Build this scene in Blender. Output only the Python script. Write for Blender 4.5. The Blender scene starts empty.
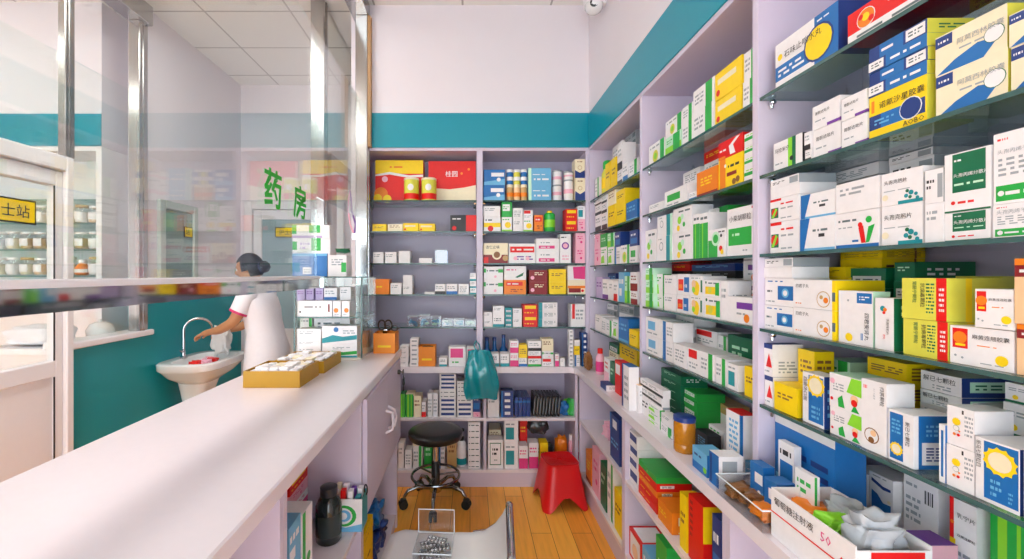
import bpy, bmesh, math, random
from math import pi, sin, cos, radians as rad
from mathutils import Vector, Matrix
SC = bpy.context.scene
COL = SC.collection
RND = random.Random(7)
# ---------------------------------------------------------------- camera model of the room
F, VX, VY, H = 425.0, 470.0, 274.0, 1.5        # focal length in pixels, vanishing point, eye height
def at_depth(x, y, Y): return Vector(((x-VX)*Y/F, Y, H+(VY-y)*Y/F))
def depth_on_x(x, X): return F*X/(x-VX)
# ---------------------------------------------------------------- colours and materials
HEX = dict(W='efebed', C='f1e4c4', Y='fbd50c', O='f08318', R='e2120f', M='86161f', G='25ab44', H='0b6a46', L='8edb34', T='14919c',
           B='1a6cb4', S='6cb2dc', N='1c3a80', P='74389c', K='26262c', V='bcaad4', I='e23c86', J='f3b4c8', A='9ea4aa', E='c8a26a',
           U='c4ecd0', F='dcd64e', D='f3c79a', Q='5b6a70', Z='8a5a30')
CNAME = dict(W='white', C='cream', Y='yellow', O='orange', R='red', M='maroon', G='green', H='dark-green', L='lime', T='teal', B='blue',
             S='sky-blue', N='navy', P='purple', K='black', V='lavender', I='magenta', J='pale-pink', A='grey', E='tan', U='mint',
             F='yellow-green', D='peach', Q='slate', Z='brown')
def lin(h):
    if h in HEX: h = HEX[h]
    o = []
    for i in (0, 2, 4):
        c = int(h[i:i+2], 16)/255
        o.append(c/12.92 if c <= .04045 else ((c+.055)/1.055)**2.4)
    return (*o, 1.0)
_m = {}
def nodes(name):
    m = bpy.data.materials.new(name); m.use_nodes = True
    return m, m.node_tree, m.node_tree.nodes['Principled BSDF']
def M(h, rough=.5, metal=0., name=None, var=.05, scale=40., emit=0., trans=0., coat=0.):
    key = (h, rough, metal, name, emit, trans)
    if key in _m: return _m[key]
    m, nt, b = nodes(name or 'surface_'+h)
    c = lin(h)
    n = nt.nodes.new('ShaderNodeTexNoise'); n.inputs['Scale'].default_value = scale
    tc = nt.nodes.new('ShaderNodeTexCoord'); nt.links.new(tc.outputs['Object'], n.inputs['Vector'])
    mx = nt.nodes.new('ShaderNodeMix'); mx.data_type = 'RGBA'
    mx.inputs['A'].default_value = tuple(v*(1-var) for v in c[:3])+(1,)
    mx.inputs['B'].default_value = tuple(min(1, v*(1+var)) for v in c[:3])+(1,)
    nt.links.new(n.outputs['Fac'], mx.inputs['Factor']); nt.links.new(mx.outputs['Result'], b.inputs['Base Color'])
    b.inputs['Roughness'].default_value = rough; b.inputs['Metallic'].default_value = metal
    b.inputs['Coat Weight'].default_value = coat
    if trans: b.inputs['Transmission Weight'].default_value = trans
    if emit:
        b.inputs['Emission Color'].default_value = c; b.inputs['Emission Strength'].default_value = emit
    _m[key] = m
    return m
def attr_mat(name, rough, spec=.5, coat=0.):
    m, nt, b = nodes(name)
    a = nt.nodes.new('ShaderNodeAttribute'); a.attribute_name = 'Col'
    n = nt.nodes.new('ShaderNodeTexNoise'); n.inputs['Scale'].default_value = 60
    tc = nt.nodes.new('ShaderNodeTexCoord'); nt.links.new(tc.outputs['Object'], n.inputs['Vector'])
    mr = nt.nodes.new('ShaderNodeMapRange'); mr.inputs['To Min'].default_value = .93; mr.inputs['To Max'].default_value = 1.04
    nt.links.new(n.outputs['Fac'], mr.inputs['Value'])
    mx = nt.nodes.new('ShaderNodeMix'); mx.data_type = 'RGBA'; mx.blend_type = 'MULTIPLY'; mx.inputs['Factor'].default_value = 1
    nt.links.new(a.outputs['Color'], mx.inputs['A']); nt.links.new(mr.outputs['Result'], mx.inputs['B'])
    nt.links.new(mx.outputs['Result'], b.inputs['Base Color'])
    b.inputs['Roughness'].default_value = rough; b.inputs['Specular IOR Level'].default_value = spec; b.inputs['Coat Weight'].default_value = coat
    return m
CARD = attr_mat('printed_card', .42)
PLAS = attr_mat('moulded_plastic', .3)
def glass(name, tint, base=.04, gain=.95, rough=0.):
    m = bpy.data.materials.new(name); m.use_nodes = True; nt = m.node_tree
    for n in list(nt.nodes):
        if n.type == 'BSDF_PRINCIPLED': nt.nodes.remove(n)
    out = [n for n in nt.nodes if n.type == 'OUTPUT_MATERIAL'][0]
    t = nt.nodes.new('ShaderNodeBsdfTransparent'); t.inputs['Color'].default_value = (*tint, 1)
    g = nt.nodes.new('ShaderNodeBsdfGlossy'); g.inputs['Roughness'].default_value = rough; g.inputs['Color'].default_value = (1, 1, 1, 1)
    lw = nt.nodes.new('ShaderNodeLayerWeight'); lw.inputs['Blend'].default_value = .5
    p = nt.nodes.new('ShaderNodeMath'); p.operation = 'POWER'; p.inputs[1].default_value = 5
    q = nt.nodes.new('ShaderNodeMath'); q.operation = 'MULTIPLY_ADD'; q.inputs[1].default_value = gain; q.inputs[2].default_value = base
    mx = nt.nodes.new('ShaderNodeMixShader')
    nt.links.new(lw.outputs['Facing'], p.inputs[0]); nt.links.new(p.outputs[0], q.inputs[0]); nt.links.new(q.outputs[0], mx.inputs[0])
    nt.links.new(t.outputs[0], mx.inputs[1]); nt.links.new(g.outputs[0], mx.inputs[2]); nt.links.new(mx.outputs[0], out.inputs['Surface'])
    return m
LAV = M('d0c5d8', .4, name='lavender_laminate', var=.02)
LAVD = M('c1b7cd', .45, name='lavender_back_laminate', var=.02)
WHT = M('e6dde4', .3, name='white_laminate', var=.02, coat=.15)
WALLM = M('e4dde4', .7, name='wall_paint', var=.015, scale=6)
TEAL = M('028fa4', .34, name='teal_panel', var=.02)
TEALP = M('06909a', .4, name='teal_wall_paint', var=.03, scale=5)
UPVC = M('f1eef1', .3, name='white_upvc', var=.01)
STEEL = M('b9b9b9', .18, 1., name='polished_steel', var=.08, scale=8)
MIRROR = M('c8c8c8', .06, 1., name='mirror_steel', var=.02)
DCHROME = M('8f9094', .15, 1., name='dark_chrome', var=.05)
CHROME = M('d5d5d8', .08, 1., name='chrome', var=.02)
BLACK = M('1b1c20', .4, name='black_plastic', var=.1)
LEATH = M('17181b', .3, name='black_leather', var=.15, scale=30)
RUB = M('141416', .7, name='black_rubber')
CER = M('f0f0f0', .1, name='white_ceramic', var=.01)
REDP = M('d4161c', .3, name='red_plastic', var=.03)
GOLD = M('b3850f', .45, name='gold_card', var=.06)
GEDGE = M('41615f', .15, name='green_glass_edge', var=.1)
GSHELF = glass('shelf_glass', (.68, .82, .80), .05)
GCLEAR = glass('clear_glass', (.955, .985, .975), .05, 1.0)
GPART = glass('partition_glass', (.95, .98, .97), .07, 1.15)
CLEARP = glass('clear_plastic', (.95, .96, .97), .05, .8, .05)
GREY = M('8d8f92', .5, name='grey_plastic')
# ---------------------------------------------------------------- mesh builder
class MB:
    def __init__(s): s.v = []; s.f = []; s.c = []
    def add(s, vs, fs, col='W'):
        b = len(s.v); s.v += [tuple(x) for x in vs]; s.f += [tuple(b+i for i in f) for f in fs]; s.c += [col]*len(fs); return s
    def box(s, x0, y0, z0, x1, y1, z1, col='W', bev=0.):
        x0, x1 = min(x0, x1), max(x0, x1); y0, y1 = min(y0, y1), max(y0, y1); z0, z1 = min(z0, z1), max(z0, z1)
        b = min(bev, (x1-x0)*.3, (y1-y0)*.3, (z1-z0)*.3)
        if b <= 0:
            return s.add([(x0,y0,z0),(x1,y0,z0),(x1,y1,z0),(x0,y1,z0),(x0,y0,z1),(x1,y0,z1),(x1,y1,z1),(x0,y1,z1)],
                         [(3,2,1,0),(4,5,6,7),(0,1,5,4),(1,2,6,5),(2,3,7,6),(3,0,4,7)], col)
        rings = []
        for z, i in ((z0, b), (z0+b, 0), (z1-b, 0), (z1, b)):
            a = (x0+i, y0+i, x1-i, y1-i); k = b if i == 0 else b*.6
            rings.append([(a[0]+k,a[1],z),(a[2]-k,a[1],z),(a[2],a[1]+k,z),(a[2],a[3]-k,z),(a[2]-k,a[3],z),(a[0]+k,a[3],z),(a[0],a[3]-k,z),(a[0],a[1]+k,z)])
        return s.rings(rings, col)
    def rings(s, rings, col='W', cap=True, closed=False):
        n = len(rings[0]); vs = [p for r in rings for p in r]; fs = []
        m = len(rings)
        for k in range(m if closed else m-1):
            a, b = k*n, ((k+1) % m)*n
            for i in range(n):
                j = (i+1) % n; fs.append((a+i, a+j, b+j, b+i))
        if cap and not closed: fs += [tuple(range(n-1, -1, -1)), tuple(range((m-1)*n, m*n))]
        return s.add(vs, fs, col)
    def lathe(s, prof, n=20, o=(0,0,0), col='W', cols=None, axis='z', cap=True):
        rings = []
        for r, z in prof:
            ring = []
            for i in range(n):
                a = 2*pi*i/n
                p = (r*cos(a), r*sin(a), z)
                if axis == 'x': p = (z, r*cos(a), r*sin(a))
                if axis == 'y': p = (r*sin(a), z, r*cos(a))
                ring.append((p[0]+o[0], p[1]+o[1], p[2]+o[2]))
            rings.append(ring)
        k0 = len(s.c); s.rings(rings, col, cap)
        if cols:
            for k, c in enumerate(cols):
                for i in range(n): s.c[k0+k*n+i] = c
        return s
    def tube(s, pts, r, n=8, col='W', closed=False):
        pts = [Vector(p) for p in pts]; m = len(pts); rings = []; up = None
        for i, p in enumerate(pts):
            if closed: t = pts[(i+1) % m]-pts[i-1]
            else: t = pts[min(i+1, m-1)]-pts[max(i-1, 0)]
            t.normalize()
            if up is None:
                up = Vector((0, 0, 1)) if abs(t.z) < .9 else Vector((1, 0, 0))
            u = up-t*up.dot(t); u.normalize(); w = t.cross(u); up = u
            rr = r[i] if isinstance(r, (list, tuple)) else r
            rings.append([tuple(p+u*(rr*cos(2*pi*k/n))+w*(rr*sin(2*pi*k/n))) for k in range(n)])
        return s.rings(rings, col, True, closed)
    def prism(s, poly, z0, z1, col='W'):
        return s.rings([[(x, y, z0) for x, y in poly], [(x, y, z1) for x, y in poly]], col)
    def mesh(s, name):
        me = bpy.data.meshes.new(name); me.from_pydata(s.v, [], s.f); me.update()
        a = me.color_attributes.new('Col', 'FLOAT_COLOR', 'CORNER')
        buf = []
        for p, c in zip(me.polygons, s.c): buf += list(lin(c))*p.loop_total
        a.data.foreach_set('color', buf)
        bm = bmesh.new(); bm.from_mesh(me); bmesh.ops.recalc_face_normals(bm, faces=bm.faces); bm.to_mesh(me); bm.free()
        return me
    def build(s, name, mat, parent=None, loc=None, rz=0., smooth=False, angle=40):
        return link(name, s.mesh(name), mat, parent, loc, rz, smooth, angle)
def link(name, me, mat, parent=None, loc=None, rz=0., smooth=False, angle=40):
    if mat and not me.materials: me.materials.append(mat)
    o = bpy.data.objects.new(name, me); COL.objects.link(o)
    if smooth:
        me.polygons.foreach_set('use_smooth', [True]*len(me.polygons))
        me.set_sharp_from_angle(angle=rad(angle))
    if parent: o.parent = parent
    if loc is not None: o.location = loc
    o.rotation_euler.z = rz
    return o
def tag(o, label, cat, group=None, kind=None):
    o['label'] = label; o['category'] = cat
    if group: o['group'] = group
    if kind: o['kind'] = kind
    return o
def thing(name, label, cat, loc=(0,0,0), rz=0., group=None):
    o = bpy.data.objects.new(name, None); COL.objects.link(o); o.location = loc; o.rotation_euler.z = rz; o.empty_display_size = .05
    return tag(o, label, cat, group)
def struct(name, mb, mat, label=None, parent=None, cat=None, smooth=False):
    o = mb.build(name, mat, parent, smooth=smooth)
    if not parent:
        o['kind'] = 'structure'
        if label: o['label'] = label
        o['category'] = cat or name.split('_')[0]
    return o
def dup(o, loc=None, rz=None, label=None):
    c = o.copy(); COL.objects.link(c)
    if loc is not None: c.location = loc
    if rz is not None: c.rotation_euler.z = rz
    if label: c['label'] = label
    for ch in list(o.children):
        d = dup(ch); d.parent = c
    return c
# ---------------------------------------------------------------- lettering
_tx = {}
def text_geo(body, bold=0.):
    if body not in _tx:
        cu = bpy.data.curves.new('t', 'FONT'); cu.body = body; cu.resolution_u = 1; cu.space_line = .95; cu.offset = bold
        o = bpy.data.objects.new('t', cu); COL.objects.link(o)
        me = bpy.data.meshes.new_from_object(o.evaluated_get(bpy.context.evaluated_depsgraph_get()))
        vs = [v.co.copy() for v in me.vertices]; fs = [tuple(p.vertices) for p in me.polygons]
        bpy.data.objects.remove(o); bpy.data.meshes.remove(me); bpy.data.curves.remove(cu)
        if vs:
            x0 = min(v.x for v in vs); x1 = max(v.x for v in vs); y0 = min(v.y for v in vs); y1 = max(v.y for v in vs)
        else: x0 = y0 = 0; x1 = y1 = 1
        _tx[body] = ([((v.x-x0)/(y1-y0), (v.y-y0)/(y1-y0)) for v in vs], fs, (x1-x0)/(y1-y0))
    return _tx[body]
def put_text(mb, body, org, U, V, height, col, maxw=None, rot=0, squeeze=None):
    vs, fs, asp = text_geo(body)
    k = 1.0
    if maxw and asp*height > maxw: k = maxw/(asp*height)
    N = U.cross(V)
    out = []
    for x, y in vs:
        a, b = x*height*k, y*height*(k if squeeze is None else 1)
        if rot == -90: a, b = b, -a
        out.append(tuple(org+U*a+V*b))
    mb.add(out, fs, col)
# ---------------------------------------------------------------- cartons
FACES = 'fslotk'
def style_desc(base, ops):
    acc = []
    for kind, a in ops:
        if kind in 'rdpSTRL' and a[-1] not in acc and a[-1] != base: acc.append(a[-1])
    acc = [a for a in acc if a != 'W' or base != 'C'][:2]
    b = CNAME[base]
    if not acc: return '%s box with small print' % b if any(k in 'xtqz' for k, _ in ops) else 'plain %s box' % b
    return '%s box with %s print' % (b, '-and-'.join(CNAME[a] for a in acc))
ST = {}
def parse(style):
    s = ST.get(style, style)
    p = s.split('|'); ops = []
    for q in p[1:]:
        k, a = q.split(':', 1)
        parts = a.split(',')
        if k in 'tqz': ops.append((k, [float(x) for x in parts[:3]]+parts[3:5]))
        else:
            vals = []
            for x in parts:
                try: vals.append(float(x))
                except ValueError: vals.append(x)
            ops.append((k, vals))
    return p[0], ops
_cm = {}
def carton_mesh(style, w, d, h):
    key = (style, round(w, 3), round(d, 3), round(h, 3))
    if key in _cm: return _cm[key]
    base, ops = parse(style)
    rnd = random.Random(hash(style) % 1000 if False else sum(map(ord, style)))
    side = top = base
    for k, a in ops:
        if k == 'S': side = a[0]
        if k == 'T': top = a[0]
    rects = {'f': [], 'r': [], 't': [], 'l': []}
    for k, a in ops:
        if k == 'r': rects['f'].append(a)
        if k == 'R': rects['r'].append(a)
        if k == 'L': rects['l'].append(a)
        if k == 'o': rects['t'].append(a)
        if k in 'xXY':
            u0, v0, u1, v1, n, c = a; n = int(n); f = {'x': 'f', 'X': 'r', 'Y': 't'}[k]
            cells = 9; dv = (v1-v0)/n
            for i in range(n):
                va = v0+dv*(i+.2); vb = va+dv*.5; j = 0; stop = cells if i else rnd.randint(6, cells)
                while j < stop:
                    L = rnd.randint(1, 4); e = min(cells, j+L)
                    rects[f].append([u0+(u1-u0)*j/cells, va, u0+(u1-u0)*e/cells, vb, c]); j = e+1
    mb = MB(); idx = {}
    def vid(p):
        k = tuple(round(c, 5) for c in p)
        if k not in idx: idx[k] = len(mb.v); mb.v.append(k)
        return idx[k]
    def grid(o, U, V, w_, h_, rs, base_):
        us = sorted({0., 1.} | {max(0., min(1., r[i])) for r in rs for i in (0, 2)}); vs = sorted({0., 1.} | {max(0., min(1., r[i])) for r in rs for i in (1, 3)})
        us = [u for i, u in enumerate(us) if i == 0 or u-us[i-1] > 1e-4]; vs = [v for i, v in enumerate(vs) if i == 0 or v-vs[i-1] > 1e-4]
        for i in range(len(us)-1):
            for j in range(len(vs)-1):
                cu, cv = (us[i]+us[i+1])/2, (vs[j]+vs[j+1])/2; c = base_
                for r in rs:
                    if r[0] < cu < r[2] and r[1] < cv < r[3]: c = r[4]
                q = [o+U*(us[a]*w_)+V*(vs[b]*h_) for a, b in ((i, j), (i+1, j), (i+1, j+1), (i, j+1))]
                mb.f.append(tuple(vid(p) for p in q)); mb.c.append(c)
    X, Y, Z = Vector((1,0,0)), Vector((0,1,0)), Vector((0,0,1))
    fl = [[0, .985, 1, 1, 'A'], [.03, .62, .97, .635, 'A']] if h > .05 and w > .03 else []
    grid(Vector((-w/2,-d/2,0)), X, Z, w, h, rects['f'], base)
    grid(Vector((w/2,-d/2,0)), Y, Z, d, h, rects['r'], side)
    grid(Vector((-w/2,d/2,0)), -Y, Z, d, h, rects['l'], side)
    grid(Vector((-w/2,-d/2,h)), X, Y, w, d, rects['t'], top)
    grid(Vector((w/2,d/2,0)), -X, Z, w, h, [], base)
    grid(Vector((-w/2,d/2,0)), X, -Y, w, d, [], base)
    o = Vector((-w/2, -d/2, 0)); lay = 0
    for k, a in ops:
        if k in 'dDs':
            lay += 1; u, v, r, c = a[:4]; R_ = r*min(w, h); n = 16 if k != 's' else 36
            if k == 'D': cen = Vector((w/2+.0003*lay, -d/2+u*d, v*h)); U = Y
            else: cen = o+X*(u*w)+Z*(v*h)-Y*(.0003*lay); U = X
            vs = []
            for i in range(n):
                t = 2*pi*i/n; rr = R_*(1 if k != 's' else (1.0+.07*(1 if i % 3 == 1 else -1)))
                vs.append(cen+U*(rr*cos(t))+Z*(rr*sin(t)))
            mb.add(vs, [tuple(range(n))], c)
        if k == 'p':
            lay += 1; c = a[-1]; pts = a[:-1]
            vs = [o+X*(pts[i]*w)+Z*(pts[i+1]*h)-Y*(.0003*lay) for i in range(0, len(pts), 2)]
            mb.add(vs, [tuple(range(len(vs)))], c)
    me = bpy.data.meshes.new('medicine_box'); me.from_pydata(mb.v, [], mb.f); me.update()
    at = me.color_attributes.new('Col', 'FLOAT_COLOR', 'CORNER'); buf = []
    for p, c in zip(me.polygons, mb.c): buf += list(lin(c))*p.loop_total
    at.data.foreach_set('color', buf); me.materials.append(CARD)
    # printed words
    tb = MB()
    for k, a in ops:
        if k in 'tqz':
            u, v, hh, c, body = a
            org = o+X*(u*w)+Z*(v*h)-Y*.0012
            if k == 't': put_text(tb, body, org, X, Z, hh*h, c, (1-u-.03)*w)
            if k == 'z': put_text(tb, body, org, X, Z, hh*w, c, v*h*.97, rot=-90)
            if k == 'q':
                b2 = '\n'.join(body); vs, fs, asp = text_geo(b2)
                put_text(tb, b2, org-Z*(hh*h), X, Z, hh*h, c)
    tm = None
    if tb.v:
        tm = bpy.data.meshes.new('lettering'); tm.from_pydata(tb.v, [], tb.f); tm.update()
        at = tm.color_attributes.new('Col', 'FLOAT_COLOR', 'CORNER'); buf = []
        for p, c in zip(tm.polygons, tb.c): buf += list(lin(c))*p.loop_total
        at.data.foreach_set('color', buf); tm.materials.append(CARD)
    _cm[key] = (me, tm, style_desc(base, ops))
    return _cm[key]
def carton(style, w, d, h, loc, rz, label, group=None, name='medicine_box', cat='medicine box', tilt=0.):
    me, tm, desc = carton_mesh(style, w, d, h)
    o = bpy.data.objects.new(name, me); COL.objects.link(o); o.location = loc; o.rotation_euler = (tilt, 0, rz)
    tag(o, label.replace('#', desc), cat, group)
    if tm:
        t = bpy.data.objects.new('lettering', tm); COL.objects.link(t); t.parent = o
    return o
ZMAX = {}
XR = .85
ORD = 'zeroth first second third fourth fifth sixth seventh eighth ninth tenth eleventh twelfth thirteenth fourteenth fifteenth sixteenth seventeenth eighteenth nineteenth twentieth twenty-first twenty-second twenty-third twenty-fourth'.split()
def rows(side, plane, z, text, place, dep=.10, name='medicine_box', cat='medicine box', grp=None, lim=None, room=.283):
    """side R (faces the aisle from the right), B (faces the camera), L (faces the aisle from the counter).
    each line: x0-x1 [+offset] [dDEPTH] [aANGLE] | style@ytop style@ytop ...  from the bottom box up"""
    n = {0: 0, 1: 0}
    offs = [float(t[1:]) for ln in text.splitlines() for t in ln.split(' ; ')[0].split()[1:] if t[0] == '+' and float(t[1:]) >= .08]
    fmax = min(offs)-.006 if offs else room
    for ln in text.strip().splitlines():
        ln = ln.strip()
        if not ln or ln[0] == '#': continue
        hd, lv = ln.split(' ; '); hd = hd.split(); x0, x1 = (float(v) for v in hd[0].split('-'))
        off, d, ang, zb = 0., dep, None, z
        for t in hd[1:]:
            if t[0] == '+': off = float(t[1:])
            if t[0] == 'd': d = float(t[1:])
            if t[0] == 'a': ang = float(t[1:])
            if t[0] == 'z': zb = z+float(t[1:])
        back = 1 if off >= .08 else 0; n[back] += 1
        def clamp(p, q):
            if not lim: return p, q
            m_ = (p+q)/2; seg = [s for s in (lim if isinstance(lim, list) else [lim]) if s[0]-.02 < m_ < s[1]+.02]
            return (max(seg[0][0], min(seg[0][1], p)), max(seg[0][0], min(seg[0][1], q))) if seg else (p, q)
        d = min(d, room-off) if back else min(d, fmax-off)
        xm = (x0+x1)/2
        if side == 'B':
            Yf = plane+off; a, b = (x0-VX)*Yf/F, (x1-VX)*Yf/F
            a, b = clamp(a, b)
            w = b-a; Ym = Yf; rz = 0
            cx, cy = (a+b)/2, Yf+d/2
        else:
            Xf = plane+off if side == 'R' else plane-off
            a, b = depth_on_x(x0, Xf), depth_on_x(x1, Xf)
            if side == 'L' or off >= .08 or plane > XR-.09: a, b = clamp(a, b)
            w = abs(a-b); Ym = depth_on_x(xm, Xf)
            rz = -pi/2 if side == 'R' else pi/2
            cx, cy = (Xf+d/2, (a+b)/2) if side == 'R' else (Xf-d/2, (a+b)/2)
        levels = lv.split(); zc = zb
        for k, t in enumerate(levels):
            st, y = t.rsplit('@', 1)
            zt = min(H+(VY-float(y))*Ym/F, ZMAX.get(round(z, 4), 9)); hh = max(.012, zt-zc)
            row = 'back-row ' if back else ''
            if len(levels) == 1: pos = '%s %sfrom far end' % (ORD[n[back]], row) if side != 'B' else '%s %sfrom left end' % (ORD[n[back]], row)
            elif len(levels) == 2: pos = '%s of %s %sstack' % (('lower', 'upper')[k], ORD[n[back]], row)
            else:
                nm = 'bottom' if k == 0 else 'top' if k == len(levels)-1 else ORD[k+1]+'-up' if len(levels) > 3 else 'middle'
                pos = '%s of %s %sstack' % (nm, ORD[n[back]], row)
            ww = w-.0015; jit = RND.uniform(-.012, .012) if ang is None else rad(ang)
            jx, jy = RND.uniform(-.0015, .0015), RND.uniform(-.0015, .0015)
            carton(st, ww, d-RND.uniform(0, .003), hh-.0008, (cx+jx, cy+jy, zc+.0004), rz+jit, '#, %s, %s' % (pos, place), grp or 'boxes on '+place, name, cat)
            zc = zt
EXPOSURE, LAMP, DAY_FILL = -0.58, 2.9, 9.2
LAMPS = [(.0, .3, 'near end of the aisle'), (.0, -1.1, 'behind the aisle'), (-1.6, .3, 'over the near corridor'), (-1.6, 1.1, 'added over the middle of the corridor'), (-1.6, 1.9, 'over the farther corridor'), (-1.6, 2.5, 'over the corridor end'), (-3.6, 2.3, 'over the side room'), (-3.6, 1.3, 'added over the middle of the side room'), (-3.6, 0.3, 'added over the near side room')]  # unseen panels; extra corridor and side-room ones added to brighten those spaces
# ================================================================ camera, light, room shell
cam = bpy.data.cameras.new('camera'); cam.sensor_width = 36; cam.lens = F/1024*36
cam.shift_x = (512-VX)/1024; cam.shift_y = (VY-279.5)/1024; cam.clip_start = .02
co = bpy.data.objects.new('camera', cam); COL.objects.link(co); co.location = (0, 0, H); co.rotation_euler = (pi/2, 0, 0); SC.camera = co
SC.view_settings.view_transform = 'Standard'; SC.view_settings.look = 'None'; SC.view_settings.gamma = 1
SC.view_settings.use_curve_mapping = False; SC.view_settings.exposure = EXPOSURE
cy = SC.cycles; cy.max_bounces = 10; cy.transparent_max_bounces = 24; cy.diffuse_bounces = 5; cy.caustics_reflective = False; cy.caustics_refractive = False; cy.use_denoising = True
cy.sample_clamp_indirect = 6
w = bpy.data.worlds.new('world'); SC.world = w; w.use_nodes = True
w.node_tree.nodes['Background'].inputs[0].default_value = (.9, .93, 1, 1); w.node_tree.nodes['Background'].inputs[1].default_value = DAY_FILL  # world light used as fill, let in by the added front opening
ZC = 3.42
# floor: orange laminate boards laid along the aisle
m, nt, b = nodes('laminate_boards')
tc = nt.nodes.new('ShaderNodeTexCoord'); mp = nt.nodes.new('ShaderNodeMapping'); mp.inputs['Rotation'].default_value = (0, 0, pi/2)
br = nt.nodes.new('ShaderNodeTexBrick'); br.inputs['Scale'].default_value = 1; br.inputs['Brick Width'].default_value = .82; br.inputs['Row Height'].default_value = .118
br.inputs['Mortar Size'].default_value = .0016; br.inputs['Color1'].default_value = lin('ffb84c'); br.inputs['Color2'].default_value = lin('f09a36'); br.inputs['Mortar'].default_value = lin('8a5420'); br.inputs['Bias'].default_value = -.1
nz = nt.nodes.new('ShaderNodeTexNoise'); nz.inputs['Scale'].default_value = 5; nz.inputs['Detail'].default_value = 6
mp2 = nt.nodes.new('ShaderNodeMapping'); mp2.inputs['Scale'].default_value = (9, .8, 1)
mx = nt.nodes.new('ShaderNodeMix'); mx.data_type = 'RGBA'; mx.blend_type = 'MULTIPLY'; mx.inputs['Factor'].default_value = .55
rp = nt.nodes.new('ShaderNodeMapRange'); rp.inputs['From Min'].default_value = .3; rp.inputs['From Max'].default_value = .7; rp.inputs['To Min'].default_value = .82; rp.inputs['To Max'].default_value = 1.2
L = nt.links.new
L(tc.outputs['Object'], mp.inputs['Vector']); L(mp.outputs[0], br.inputs['Vector']); L(tc.outputs['Object'], mp2.inputs['Vector']); L(mp2.outputs[0], nz.inputs['Vector'])
L(nz.outputs['Fac'], rp.inputs['Value']); L(br.outputs['Color'], mx.inputs['A']); L(rp.outputs[0], mx.inputs['B']); L(mx.outputs['Result'], b.inputs['Base Color'])
b.inputs['Roughness'].default_value = .42
FLOORM = m
struct('floor', MB().box(-5.2, -2.2, -.1, 1.3, 4.5, 0), FLOORM, 'orange-brown wood laminate floor')
# ceiling: pale tiles on a grid
m, nt, b = nodes('ceiling_tiles')
tc = nt.nodes.new('ShaderNodeTexCoord'); sx = nt.nodes.new('ShaderNodeSeparateXYZ'); L = nt.links.new; L(tc.outputs['Object'], sx.inputs[0])
def gridline(sock, ph, sp):
    a = nt.nodes.new('ShaderNodeMath'); a.operation = 'SUBTRACT'; a.inputs[1].default_value = ph-sp*20
    q = nt.nodes.new('ShaderNodeMath'); q.operation = 'MODULO'; q.inputs[1].default_value = sp
    c = nt.nodes.new('ShaderNodeMath'); c.operation = 'LESS_THAN'; c.inputs[1].default_value = .014
    L(sock, a.inputs[0]); L(a.outputs[0], q.inputs[0]); L(q.outputs[0], c.inputs[0]); return c.outputs[0]
g1 = gridline(sx.outputs['X'], -1.32, .63); g2 = gridline(sx.outputs['Y'], 3.10, .5)
mxx = nt.nodes.new('ShaderNodeMath'); mxx.operation = 'MAXIMUM'; L(g1, mxx.inputs[0]); L(g2, mxx.inputs[1])
mc = nt.nodes.new('ShaderNodeMix'); mc.data_type = 'RGBA'; mc.inputs['A'].default_value = lin('e9e9e6'); mc.inputs['B'].default_value = lin('a9aaa8'); L(mxx.outputs[0], mc.inputs['Factor']); L(mc.outputs['Result'], b.inputs['Base Color'])
b.inputs['Roughness'].default_value = .8
struct('ceiling', MB().box(-5.2, -2.2, ZC, 1.3, 4.5, ZC+.1), m, 'pale grey tiled ceiling on a thin grid')
XL = -2.33
struct('wall_right', MB().box(1.18, -2.1, 0, 1.28, 3.46, ZC), WALLM, 'white wall behind the side shelving')
struct('wall_back', MB().box(-.80, 3.37, 0, 1.18, 3.46, ZC), WALLM, 'white wall behind the rear shelving')
struct('wall_back_upper', MB().box(-.80, 3.036, 2.40, 1.18, 3.37, ZC), WALLM, 'white wall above the rear shelving')
struct('wall_right_upper', MB().box(.85, -2.1, 2.40, 1.18, 3.036, ZC), WALLM, 'white wall above the side shelving')
struct('trim_1', MB().box(-.785, 3.030, 2.402, .85, 3.036, 2.64).box(-.785, 3.029, 2.64, .85, 3.036, 2.648), TEAL, 'teal glossy band over the rear shelving')
struct('trim_2', MB().box(.844, -2.1, 2.402, .85, 3.030, 2.64), TEAL, 'teal glossy band over the side shelving')
struct('wall_front', MB().box(-5.2, -2.2, 2.5, 1.28, -2.1, ZC).box(1.0, -2.2, 0, 1.28, -2.1, 2.5).box(-5.2, -2.2, 0, 1.0, -2.1, .05), WALLM, 'white wall behind the aisle, opened to let in added light')
struct('window_added', MB().box(-5.2, -2.155, .05, 1.0, -2.145, 2.5), GCLEAR, 'wide window added behind the aisle to let in light')  # unseen opening and pane added behind the camera to brighten shelves and floor
struct('wall_far', MB().box(-2.5, 4.32, 0, -.80, 4.4, ZC), WALLM, 'white end wall of the corridor')
struct('wall_passage', MB().box(-.86, 3.08, 0, -.80, 4.32, ZC), WALLM, 'white wall dividing the corridor from the rear shelving')
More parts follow.
